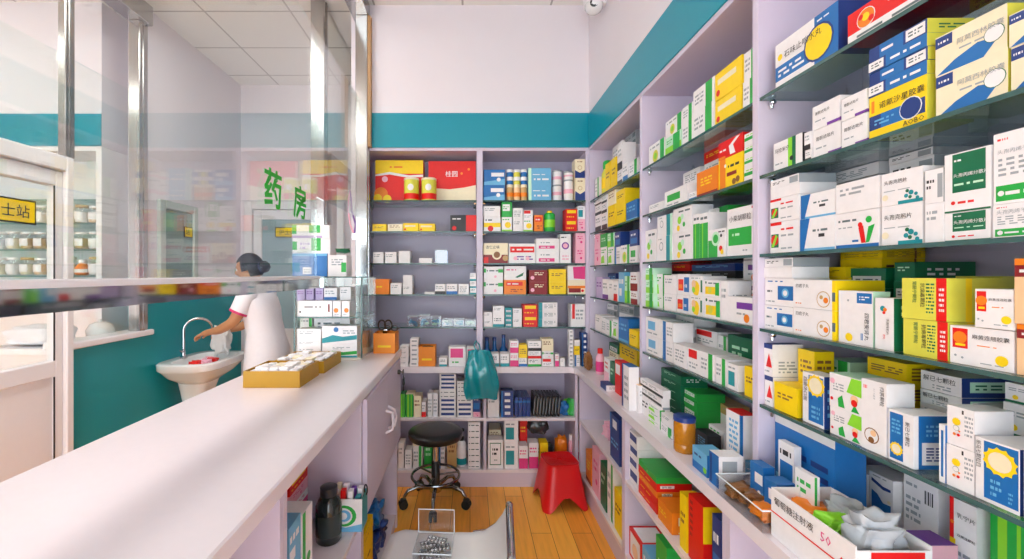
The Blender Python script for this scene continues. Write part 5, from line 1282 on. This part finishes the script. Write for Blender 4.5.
# swirl carton
t = thing('swirl_carton', 'open carton with a green swirl, full of small packs in the counter cabinet', 'carton', (-.468, 1.64, .5305))
a, b, h = .062, .042, .122; q = .003
MB().box(-a, -b, 0, a, b, q, 'S').box(-a, -b, q, a, -b+q, h, 'W').box(-a, b-q, q, a, b, h, 'T').box(-a, -b+q, q, -a+q, b-q, h, 'T').box(a-q, -b+q, q, a, b-q, h, 'T').build('box', CARD, t)
sw = MB()
for rr, th, cc, dz in ((.040, .013, 'G', 0), (.022, .012, 'S', .0)):
    pts_o = [((rr)*cos(x)*1.15, (rr)*sin(x)) for x in [rad(-150+20*i) for i in range(17)]]; pts_i = [((rr-th*(.3+.7*sin(pi*i/16)))*cos(x)*1.15, (rr-th*(.3+.7*sin(pi*i/16)))*sin(x)) for i, x in enumerate([rad(-150+20*i) for i in range(17)])]
    vs = [(x-.005, -b-.0012, .06+z) for x, z in pts_o]+[(x-.005, -b-.0012, .06+z) for x, z in pts_i]
    sw.add(vs, [(i, i+1, i+18, i+17) for i in range(16)], cc)
sw.add([(-a, -b-.0006, 0), (a, -b-.0006, 0), (a, -b-.0006, .03), (0, -b-.0006, .016), (-a, -b-.0006, .03)], [(0, 1, 2, 3, 4)], 'S')
sw.build('emblem', CARD, t)
r = random.Random(5)
for i in range(8):
    c = 'WRWTCWPW'[i]; x = -.468+-.042+.028*(i%4); y = 1.64-.018+.036*(i//4)
    o = carton('%s|x:.15,.3,.85,.7,2,A' % c, .018, .026, .13+r.uniform(-.01, .02), (x, y, .5345), r.uniform(-.1, .1), '%s small pack standing in the swirl carton, %s in its %s row' % (CNAME[c], ORD[i%4+1], ('front', 'back')[i//4]), 'packs in the swirl carton', 'small_pack', 'pack')
t = MB().tube([(.012*cos(rad(30*i))*.5, 0, .02*sin(rad(30*i))) for i in range(12)], .0028, 6, 'K', True).build('paper_clip', BLACK, None, (-.407, 1.66, .658)); tag(t, 'black clip on the rim of the swirl carton', 'clip')
for i, (y, z, c) in enumerate(((2.10, .0805, 'N'), (2.25, .0805, 'N'), (2.17, .205, 'B'))):
    crumple('bandage_bag', '%s wrapped bag below the counter doors, %s' % (('navy', 'navy', 'blue')[i], ('nearest the yellow boxes', 'farthest from the camera', 'on top of the others')[i]), 'bag', (-.505, y, z), (.11, .13, .12), PLAS, c, 80+i)
# ================================================================ stools and chair
t = thing('rolling_stool', 'black round-seated chrome rolling stool by the rear cabinet', 'stool', (-.225, 2.782, 0))
MB().lathe([(.0, .425), (.15, .425), (.172, .435), (.18, .452), (.178, .47), (.165, .482), (.12, .488), (0, .486)], 40).build('seat', LEATH, t, smooth=True)
MB().lathe([(.07, .40), (.08, .405), (.08, .424), (.0, .424)], 24).build('seat_plate', BLACK, t, smooth=True)
MB().lathe([(.028, .10), (.028, .27), (.024, .275)], 18).build('column', BLACK, t, smooth=True)
MB().lathe([(.016, .27), (.016, .40)], 14).build('piston', CHROME, t, smooth=True)
MB().tube([(.155*cos(2*pi*i/36), .155*sin(2*pi*i/36), .185) for i in range(36)], .009, 8, 'A', True).build('foot_ring', DCHROME, t, smooth=True)
for i in range(3): a = 2*pi*i/3+.3; MB().tube([(.026*cos(a), .026*sin(a), .185), (.15*cos(a), .15*sin(a), .185)], .006, 8).build('ring_spoke', DCHROME, t, smooth=True)
MB().lathe([(.04, .085), (.042, .09), (.042, .125), (.03, .13)], 18).build('hub', CHROME, t, smooth=True)
for i in range(5):
    a = rad(-90)+2*pi*i/5; c, s_ = cos(a), sin(a)
    lg = MB().tube([(.03*c, .03*s_, .11), (.12*c, .12*s_, .125), (.18*c, .18*s_, .11), (.205*c, .205*s_, .075), (.207*c, .207*s_, .062)], [.014, .013, .012, .011, .009], 10).build('leg', DCHROME, t, smooth=True)
    k = MB(); wx, wy = .212*c, .212*s_
    for sg in (-1, 1):
        o = MB().lathe([(.010, -.009), (.027, -.009), (.029, -.005), (.029, .005), (.027, .009), (.010, .009)], 16, axis='x').build('wheel', RUB, lg, (wx-s_*.014*sg, wy+c*.014*sg, .029), a+pi/2, True)
    MB().lathe([(.008, .03), (.012, .045), (.022, .05), (.02, .062), (.008, .066)], 12, (wx, wy, 0)).build('caster_fork', BLACK, lg, smooth=True)
# red plastic step stool
def red_stool(cx_, cy_):
    t = thing('plastic_stool', 'red plastic stool standing against the side base cabinet', 'stool', (cx_, cy_, 0), rad(8))
    n = 48; th = .004; N_ = 14; vs = []; fs = []
    def sq(a, r, p):
        c, s = cos(a), sin(a); k = (abs(c)**p+abs(s)**p)**(-1/p); return r*k*c, r*k*s
    prof = []
    for j in range(N_+1):
        v = j/N_; prof.append((.108+.05*v**1.1, .27-.27*v))
    def zcut(a, z):
        m = abs(((a/(pi/2)) % 1)-.5)*2      # 1 on the faces' middles, 0 on corners
        top = .085*max(0, min(1, (m-.28)/.55))**.6
        return max(z, top)
    lay = []
    for inner in (0, 1):
        for j, (r, z) in enumerate(prof):
            for i in range(n):
                a = 2*pi*i/n; zz = zcut(a, z); rr = .108+.05*((.27-zz)/.27)**1.1-(th if inner else 0)
                x, y = sq(a, rr, 5); vs.append((x, y, zz-(th if inner and j == 0 else 0)))
    M_ = (N_+1)*n
    for j in range(N_):
        for i in range(n):
            k = (i+1) % n; a = j*n; b_ = a+n
            fs.append((a+i, a+k, b_+k, b_+i)); fs.append((M_+a+i, M_+b_+i, M_+b_+k, M_+a+k))
    for i in range(n):
        k = (i+1) % n; fs.append((N_*n+i, N_*n+k, M_+N_*n+k, M_+N_*n+i))
    fs.append(tuple(M_+i for i in range(n)))
    o = MB().add(vs, fs, 'R').build('body', REDP, t, smooth=True, angle=50)
    # seat with raised rim and grip hole
    rim = []
    for r, z in ((.108, .270), (.110, .277), (.104, .281), (.096, .278), (.09, .274), (.018, .274), (.018, .265)):
        rim.append([(*sq(2*pi*i/n, r, 5 if r > .05 else 2), z) for i in range(n)])
    MB().rings(rim, 'R', cap=False).build('seat', REDP, t, smooth=True, angle=50)
    mb = MB()
    for i in range(8):
        a = 2*pi*i/8; mb.tube([(.03*cos(a), .03*sin(a), .2742), (.075*cos(a), .075*sin(a), .2742)], .0016, 6, 'R')
    mb.build('grip_rib', REDP, t, smooth=True)
    mk = MB()
    for q in ((-.02, .16), (0, .16), (-.01, .18), (-.02, .14), (.0, .14)): mk.box(q[0]-.004, -.002, q[1]-.009, q[0]+.004, 0, q[1]+.009, 'Z')
    o = mk.build('emblem', M('8e3a1c', .5, name='brown_print'), t, (-.03, -.137, 0)); o.rotation_euler = (rad(-12), 0, 0)
red_stool(.592, 2.815)
# white shell chair
t = thing('shell_chair', 'white low-backed shell chair with a chrome edge near the camera', 'chair', (-.11, 1.53, 0), rad(-4))
def sect(u):  # u along the seat from the open side (-x) to the back (+x)
    pts = [(-.235, .418), (-.225, .440), (-.19, .450), (-.10, .449), (0, .447), (.10, .450), (.155, .462), (.198, .50), (.228, .55), (.246, .592)]
    return pts
prof = sect(0); mb = MB(); nw = 22; vs = []; half = .225
for top in (1, 0):
    for i, (x, z) in enumerate(prof):
        for j in range(nw+1):
            v = -1+2*j/nw; rr = 1-.0
            f = i/(len(prof)-1); wv = half*(1-.10*max(0, (f-.55)/.45)**2)
            edge = max(0, abs(v)-.8)/.2; xx = x
            if i < 3: xx = x+.05*edge**2*(1-i/3)
            if f > .75: zz = z-.05*edge**2*(f-.75)*4
            else: zz = z
            zz -= .012*edge**2
            vs.append((xx+(0 if top else .004), v*wv, zz-(0 if top else .022)))
m_ = len(prof)*(nw+1); fs = []
for i in range(len(prof)-1):
    for j in range(nw):
        a = i*(nw+1)+j; fs.append((a, a+nw+1, a+nw+2, a+1)); fs.append((m_+a, m_+a+1, m_+a+nw+2, m_+a+nw+1))
for j in range(nw):
    fs.append((j, j+1, m_+j+1, m_+j)); a = (len(prof)-1)*(nw+1)+j; fs.append((a, m_+a, m_+a+1, a+1))
for i in range(len(prof)-1):
    a = i*(nw+1); fs.append((a, m_+a, m_+a+nw+1, a+nw+1)); a += nw; fs.append((a, a+nw+1, m_+a+nw+1, m_+a))
mb.add(vs, fs, 'W').build('seat', M('f2eff0', .28, name='white_shell', var=.01, coat=.3), t, smooth=True, angle=60)
e = MB(); pts = []
for j in range(nw+1):
    a = (len(prof)-1)*(nw+1)+j; pts.append((vs[a][0]+.008, vs[a][1]*1.02, vs[a][2]-.006))
i0 = len(prof)-1
side = lambda j: [(vs[i*(nw+1)+j][0]+.010, vs[i*(nw+1)+j][1]*1.015, vs[i*(nw+1)+j][2]-.012) for i in range(len(prof)-2, 4, -1)]
pts = side(0)[::-1]+pts+side(nw)
e.tube(pts, .015, 10).build('chrome_edge', CHROME, t, smooth=True)
MB().lathe([(.03, .06), (.03, .30), (.022, .30), (.022, .42)], 18).build('column', CHROME, t, smooth=True)
MB().box(-.1, -.1, .402, .1, .1, .421, bev=.005).build('seat_plate', BLACK, t)
MB().lathe([(.21, 0), (.215, .006), (.19, .018), (.05, .04), (.03, .07)], 36).build('base', CHROME, t, smooth=True)
# clear lidded box of blister packs on the chair
bx_ = clear_box('lidded_box', 'clear open-lidded plastic box of silver blister packs on the white chair', (-.135, 1.60, .4525), .14, .13, .035, rz=rad(-3))
mb = MB(); mb.box(-.07, .064, .035, .07, .0655, .125)
o = mb.build('lid', CLEARP, bx_); o.location = (0, .0, .0)
MB().tube([(-.07, .065, .035), (-.07, .065, .125), (.07, .065, .125), (.07, .065, .035)], .0022, 6, 'W').build('lid_rim', M('dfe6ea', .15, name='clear_rim'), bx_)
FOIL = M('c9cccf', .25, 1., name='blister_foil', var=.2, scale=60)
r = random.Random(3)
for k in range(5):
    mb = MB(); mb.box(-.038, -.02, 0, .038, .02, .0012)
    for i in range(5):
        for j in range(2): mb.lathe([(.006, .0012), (.0058, .004), (.003, .0055)], 10, (-.029+.0145*i, -.009+.018*j, 0))
    o = mb.build('blister_pack', FOIL, None, (-.135+r.uniform(-.022, .022), 1.575+.012*k, .4555+.007*k), r.uniform(-.5, .5), True); o.rotation_euler = (r.uniform(-.1, .1), r.uniform(-.1, .1), r.uniform(-.7, .7))
    tag(o, 'silver blister pack in the clear box on the white chair, %s from the bottom' % ORD[k+1], 'blister pack', 'blister packs in the clear box')
# ================================================================ sink in the corridor
t = thing('pedestal_sink', 'white ceramic pedestal sink against the teal wall', 'sink', (XL+.004, 3.36, 0))
def rr_ring(cx_, cy_, a, b, z, n=48, p=4.2):
    o = []
    for i in range(n):
        th = 2*pi*i/n; c, s = cos(th), sin(th); k = (abs(c)**p+abs(s)**p)**(-1/p); o.append((cx_+a*k*c, cy_+b*k*s, z))
    return o
rg = [rr_ring(.20, 0, .10, .13, .66), rr_ring(.21, 0, .17, .23, .72), rr_ring(.22, 0, .205, .285, .775), rr_ring(.225, 0, .222, .305, .79), rr_ring(.225, 0, .224, .31, .835), rr_ring(.225, 0, .216, .30, .842),
      rr_ring(.245, 0, .165, .255, .840), rr_ring(.245, 0, .15, .24, .81), rr_ring(.24, 0, .11, .18, .73), rr_ring(.24, 0, .03, .03, .715)]
MB().rings(rg).build('basin', CER, t, smooth=True, angle=50)
rg = [rr_ring(.17, 0, .13, .14, 0), rr_ring(.17, 0, .12, .125, .05), rr_ring(.17, 0, .085, .09, .2), rr_ring(.17, 0, .08, .085, .5), rr_ring(.18, 0, .10, .11, .60), rr_ring(.19, 0, .115, .14, .69)]
MB().rings(rg).build('pedestal', CER, t, smooth=True)
f_ = MB().lathe([(.026, .838), (.026, .85), (.016, .86), (.014, .90)], 16, (.075, -.02, 0)).build('faucet', CHROME, t, smooth=True)
pts = [(.075, -.02, .90), (.075, -.02, 1.06)]+[(.075+.075-.075*cos(a), -.02+.06*(1-cos(a)), 1.06+.085*sin(a)) for a in [pi*i/10 for i in range(1, 11)]]+[(.225, .10, 1.03)]
MB().tube(pts, .011, 10).build('spout', CHROME, f_, smooth=True)
MB().tube([(.075, -.02, .885), (.085, -.075, .905)], .007, 8).build('lever', CHROME, f_, smooth=True)
r = random.Random(9)
for i in range(5):
    crumple('scrub_cloth', 'red-and-white crumpled scrap on the rim of the sink, %s from the door' % ORD[i+1], 'cloth', (XL+.30+.05*(i % 2), 3.14+.04*i, .842-.03), (.07, .06, .045), PLAS, 'RJWRJ'[i], 90+i)
crumple('wet_cloth', 'white wet cloth hanging from the hand over the sink', 'cloth', (-2.02, 3.46, .83), (.12, .10, .225), M('e9e9e6', .6, name='wet_cloth', var=.05), 'W', 99, puff=1.2)
# things behind the sill of the side room
crumple('paper_bag', 'white folded bag behind the white sill', 'bag', (XL-.36, 2.66, 1.06), (.34, .22, .12), M('eae6ea', .6, name='white_paper'), 'W', 101, puff=.5)
tb_ = MB().box(XL-.60, 2.50, 1.02, XL-.12, 2.98, 1.058, bev=.004).build('tabletop', UPVC, None); 
dt = thing('side_table', 'white table top behind the sill in the side room', 'table', (XL-.36, 2.74, 0))
tb_.parent = dt; tb_.location = (-(XL-.36), -2.74, 0)
for a in (-.2, .2):
    for b_ in (-.2, .2): MB().box(a-.02, b_-.02, 0, a+.02, b_+.02, 1.02).build('leg', UPVC, dt)
t = thing('white_kettle', 'round white pot on the table behind the sill', 'pot', (XL-.19, 2.90, 1.0585))
MB().lathe([(.05, 0), (.075, .02), (.08, .06), (.06, .10), (.03, .115)], 20).build('body', CER, t, smooth=True); MB().lathe([(.012, .115), (.014, .13), (.0, .135)], 12).build('lid_knob', CER, t, smooth=True)
# ================================================================ ceiling camera on the wall corner
t = thing('security_camera', 'white dome security camera high on the wall corner', 'camera', (.775, 2.66, 3.185))
MB().box(.02, -.02, .0, .0745, .02, .045, bev=.004).build('bracket', UPVC, t)
MB().lathe([(.02, .055), (.06, .05), (.066, .03), (.066, .01), (.06, .0)], 28).build('housing', UPVC, t, smooth=True)
o = MB().lathe([(.056, 0), (.055, -.02), (.045, -.04), (.025, -.054), (.004, -.058)], 28).build('dome', M('e8e8ea', .1, name='dome_shell', coat=.5), t, smooth=True)
MB().lathe([(.022, 0), (.026, .006), (.026, .016), (.015, .02), (0, .014)], 20, axis='y').build('lens', BLACK, t, (-.008, -.032, -.012), 0, True).rotation_euler = (rad(-8), 0, pi+rad(-10))
# hanging strap by the posts
w_ = MB().tube([(-1.02, 3.00, 2.10), (-.92, 2.99, 2.085), (-.804, 3.00, 2.095)], .003, 6).build('hanging_line', M('e6e6e6', .5, name='white_cord')); tag(w_, 'thin white line strung between the two steel posts', 'line')
t = thing('lanyard', 'pink and white lanyard hanging from the line between the posts', 'lanyard', (-.845, 2.99, 2.09))
for dx, c in ((-.012, 'J'), (.012, 'P')):
    MB().tube([(0, 0, 0), (dx*.7, 0, -.06), (dx, 0, -.14), (dx*1.6+.02, 0, -.24), (.03, .0, -.31)], .006, 6, c).build('strap', PLAS, t, smooth=True)
MB().box(.018, -.004, -.345, .042, .004, -.305, 'A').build('clip', CHROME, t)
# ================================================================ nurse at the sink
def skin(name, joints, edges, mat, parent=None, sub=2, root=0):
    me = bpy.data.meshes.new(name); me.from_pydata([j[0] for j in joints], edges, []); o = bpy.data.objects.new(name, me); COL.objects.link(o)
    md = o.modifiers.new('skin', 'SKIN'); md.use_smooth_shade = True
    for i, (p, r_) in enumerate(joints):
        sv = me.skin_vertices[0].data[i]; sv.radius = (r_, r_) if not isinstance(r_, tuple) else r_; sv.use_root = i == root
    s_ = o.modifiers.new('sub', 'SUBSURF'); s_.levels = sub; s_.render_levels = sub
    me.materials.append(mat)
    if parent: o.parent = parent
    return o
SKIN = M('c68d63', .5, name='skin', var=.04); COAT = M('eeeaf0', .7, name='white_uniform', var=.03); HAIR = M('17202f', .5, name='dark_hair', var=.2)
n = thing('person', 'woman in a white short-sleeved uniform with dark tied hair, washing a cloth at the sink', 'person', (-1.66, 3.44, 0))
# local: facing -x; side +y away from the camera
J = [((.02, 0, .92), (.125, .10)), ((.0, 0, 1.05), (.115, .09)), ((-.03, 0, 1.20), (.12, .095)), ((-.06, 0, 1.31), (.11, .085)), ((-.085, 0, 1.395), .05), ((-.10, 0, 1.44), .046),   # pelvis spine neck
     ((-.06, -.15, 1.335), .055), ((-.15, -.19, 1.13), .043), ((-.30, -.13, 1.06), .036), ((-.385, -.09, 1.045), .026),       # near arm
     ((-.06, .15, 1.335), .055), ((-.14, .20, 1.13), .043), ((-.29, .16, 1.05), .036), ((-.375, .12, 1.03), .026),
     ((.02, -.09, .86), .085), ((.0, -.095, .48), .058), ((.03, -.10, .09), .04), ((-.10, -.105, .035), .034),
     ((.02, .09, .86), .085), ((-.02, .095, .48), .058), ((.02, .10, .09), .04), ((-.11, .105, .035), .034)]
E_ = [(0,1),(1,2),(2,3),(3,4),(4,5),(3,6),(6,7),(7,8),(8,9),(3,10),(10,11),(11,12),(12,13),(0,14),(14,15),(15,16),(16,17),(0,18),(18,19),(19,20),(20,21)]
# hands: palm and five fingers each
def hand(base, w0, d, side):
    i0 = len(J); J.append((tuple(Vector(w0)+Vector(d)*.05), (.03, .017))); E_.append((base, i0))
    for k, (off, L) in enumerate(((-.026, .060), (-.009, .072), (.009, .067), (.025, .052))):
        p0 = Vector(w0)+Vector(d)*.085+Vector((0, off, 0)); a = len(J)
        J.append((tuple(p0), .0095)); J.append((tuple(p0+Vector((-L*.45, 0, -L*.3))), .0085)); J.append((tuple(p0+Vector((-L*.5, 0, -L*.75))), .007))
        E_.extend([(i0, a), (a, a+1), (a+1, a+2)])
    a = len(J); s = side; p0 = Vector(w0)+Vector(d)*.04+Vector((0, s*.03, -.006))
    J.append((tuple(p0), .010)); J.append((tuple(p0+Vector((-.03, s*.014, -.02))), .0085)); J.append((tuple(p0+Vector((-.05, s*.006, -.04))), .007)); E_.extend([(i0, a), (a, a+1), (a+1, a+2)])
hand(9, (-.385, -.09, 1.045), (-.95, .05, -.3), 1); hand(13, (-.375, .12, 1.03), (-.95, -.05, -.3), -1)
skin('body', J, E_, SKIN, n)
# head (one surface with nose, brow, chin, eye sockets, mouth)
bm = bmesh.new(); bmesh.ops.create_uvsphere(bm, u_segments=40, v_segments=28, radius=1)
for v in bm.verts:
    x, y, z = v.co; fx = max(0, -x)
    sx, sy, sz = .098, .076, .115
    if z < -.2: sy *= 1-.30*(-z-.2); sx *= 1-.10*(-z-.2)
    X_ = x*sx; Y_ = y*sy; Z__ = z*sz
    g = lambda cy_, cz_, wy, wz: math.exp(-((y-cy_)/wy)**2-((z-cz_)/wz)**2)*(fx > .3)
    X_ -= .024*g(0, -.14, .16, .20); X_ -= .010*g(0, .05, .13, .2); X_ += .010*(g(.38, .06, .2, .13)+g(-.38, .06, .2, .13)); X_ -= .006*g(0, .28, .6, .12)
    X_ -= .007*g(0, -.5, .28, .09); X_ += .004*g(0, -.47, .3, .03); X_ -= .012*g(0, -.82, .3, .16)
    v.co = (X_, Y_, Z__)
me = bpy.data.meshes.new('head'); bm.to_mesh(me); bm.free()
hd = link('head', me, SKIN, n, (-.125, 0, 1.545), 0, True, 80); hd.rotation_euler = (0, rad(-14), 0)
for s in (-1, 1):
    MB().lathe([(0, -.010), (.008, -.006), (.0105, 0), (.008, .006), (0, .010)], 14, col='W', axis='x').build('eye', PLAS, hd, (-.083, s*.030, .008), 0, True)
    MB().lathe([(.0045, -.0106), (.003, -.0114), (0, -.0116)], 10, col='K', axis='x').build('iris', PLAS, hd, (-.083, s*.030, .008), 0, True)
    MB().tube([(-.088, s*.016, .026), (-.090, s*.030, .030), (-.080, s*.045, .026)], .0028, 6).build('eyebrow', HAIR, hd, smooth=True)
    er = MB().tube([(.012*cos(q), 0, .026*sin(q)) for q in [2*pi*i/14 for i in range(14)]], .006, 6, 'D', True).lathe([(.010, -.003), (.011, 0), (.009, .003)], 12, axis='y').build('ear', SKIN, hd, (.008, s*.074, -.004), rad(12*s), True)
MB().tube([(-.096, -.022, -.056), (-.104, 0, -.054), (-.096, .022, -.056)], [.003, .0055, .003], 8).build('lips', M('a8564e', .5, name='lips'), hd, smooth=True)
# hair cap and bun
bm = bmesh.new(); bmesh.ops.create_uvsphere(bm, u_segments=36, v_segments=24, radius=1)
for v in list(bm.verts):
    x, y, z = v.co
    v.co = (x*.108+.008, y*.087, z*.118+.008)
bmesh.ops.delete(bm, geom=[v for v in bm.verts if (v.co.x < -.035 and v.co.z < .055+.0*v.co.y) or (v.co.z < -.03 and v.co.x < .01) or v.co.z < -.085], context='VERTS')
me = bpy.data.meshes.new('hair'); bm.to_mesh(me); bm.free()
hr = link('hair', me, HAIR, hd, (0, 0, 0), 0, True, 80); so = hr.modifiers.new('thickness', 'SOLIDIFY'); so.thickness = .012; so.offset = -1
MB().lathe([(0, -.05), (.03, -.042), (.05, -.015), (.05, .015), (.03, .042), (0, .05)], 20).build('hair_bun', HAIR, hd, (.115, 0, -.015), 0, True)
MB().tube([(.10, .045*cos(q), -.01+.045*sin(q)) for q in [2*pi*i/20 for i in range(20)]], .010, 8, 'N', True).build('hair_tie', M('24335e', .5, name='navy_cloth'), hd, smooth=True)
# uniform: body of the dress, sleeves, collar
rg = []
for z, cx_, a, b_ in ((.50, .01, .17, .215), (.70, .02, .16, .21), (.90, .025, .155, .195), (1.02, .01, .135, .165), (1.12, -.01, .13, .165), (1.22, -.03, .135, .185), (1.30, -.05, .125, .20), (1.355, -.065, .10, .185), (1.39, -.08, .075, .12), (1.41, -.088, .058, .072), (1.425, -.092, .055, .06)):
    rg.append(rr_ring(cx_, 0, a, b_, z, 36, 2.2))
MB().rings(rg).build('uniform', COAT, n, smooth=True, angle=70)
for s in (-1, 1):
    k = 6 if s < 0 else 10; a, b_ = Vector(J[k][0]), Vector(J[k+1][0])
    p = [a+Vector((0, -s*.05, .01)), a, a.lerp(b_, .35), a.lerp(b_, .62)]
    sl = MB().tube([tuple(q) for q in p], [.075, .08, .072, .068], 16).build('sleeve', COAT, n, smooth=True, angle=70)
    MB().tube([tuple(a.lerp(b_, .60)), tuple(a.lerp(b_, .68))], [.070, .069], 16).build('cuff', M('d0306e', .6, name='pink_trim'), n, smooth=True)
    c = MB().tube([(-.09, s*.005, 1.42), (-.10, s*.05, 1.425), (-.06, s*.075, 1.415), (-.03, s*.03, 1.43)], .012, 8).build('collar', COAT, n, smooth=True)
for s in (-1, 1):
    MB().box(-.15, s*.10-.042, 0, .07, s*.10+.042, .028, bev=.012).box(-.13, s*.10-.038, .026, .06, s*.10+.038, .06, bev=.012).build('shoe', UPVC, n)
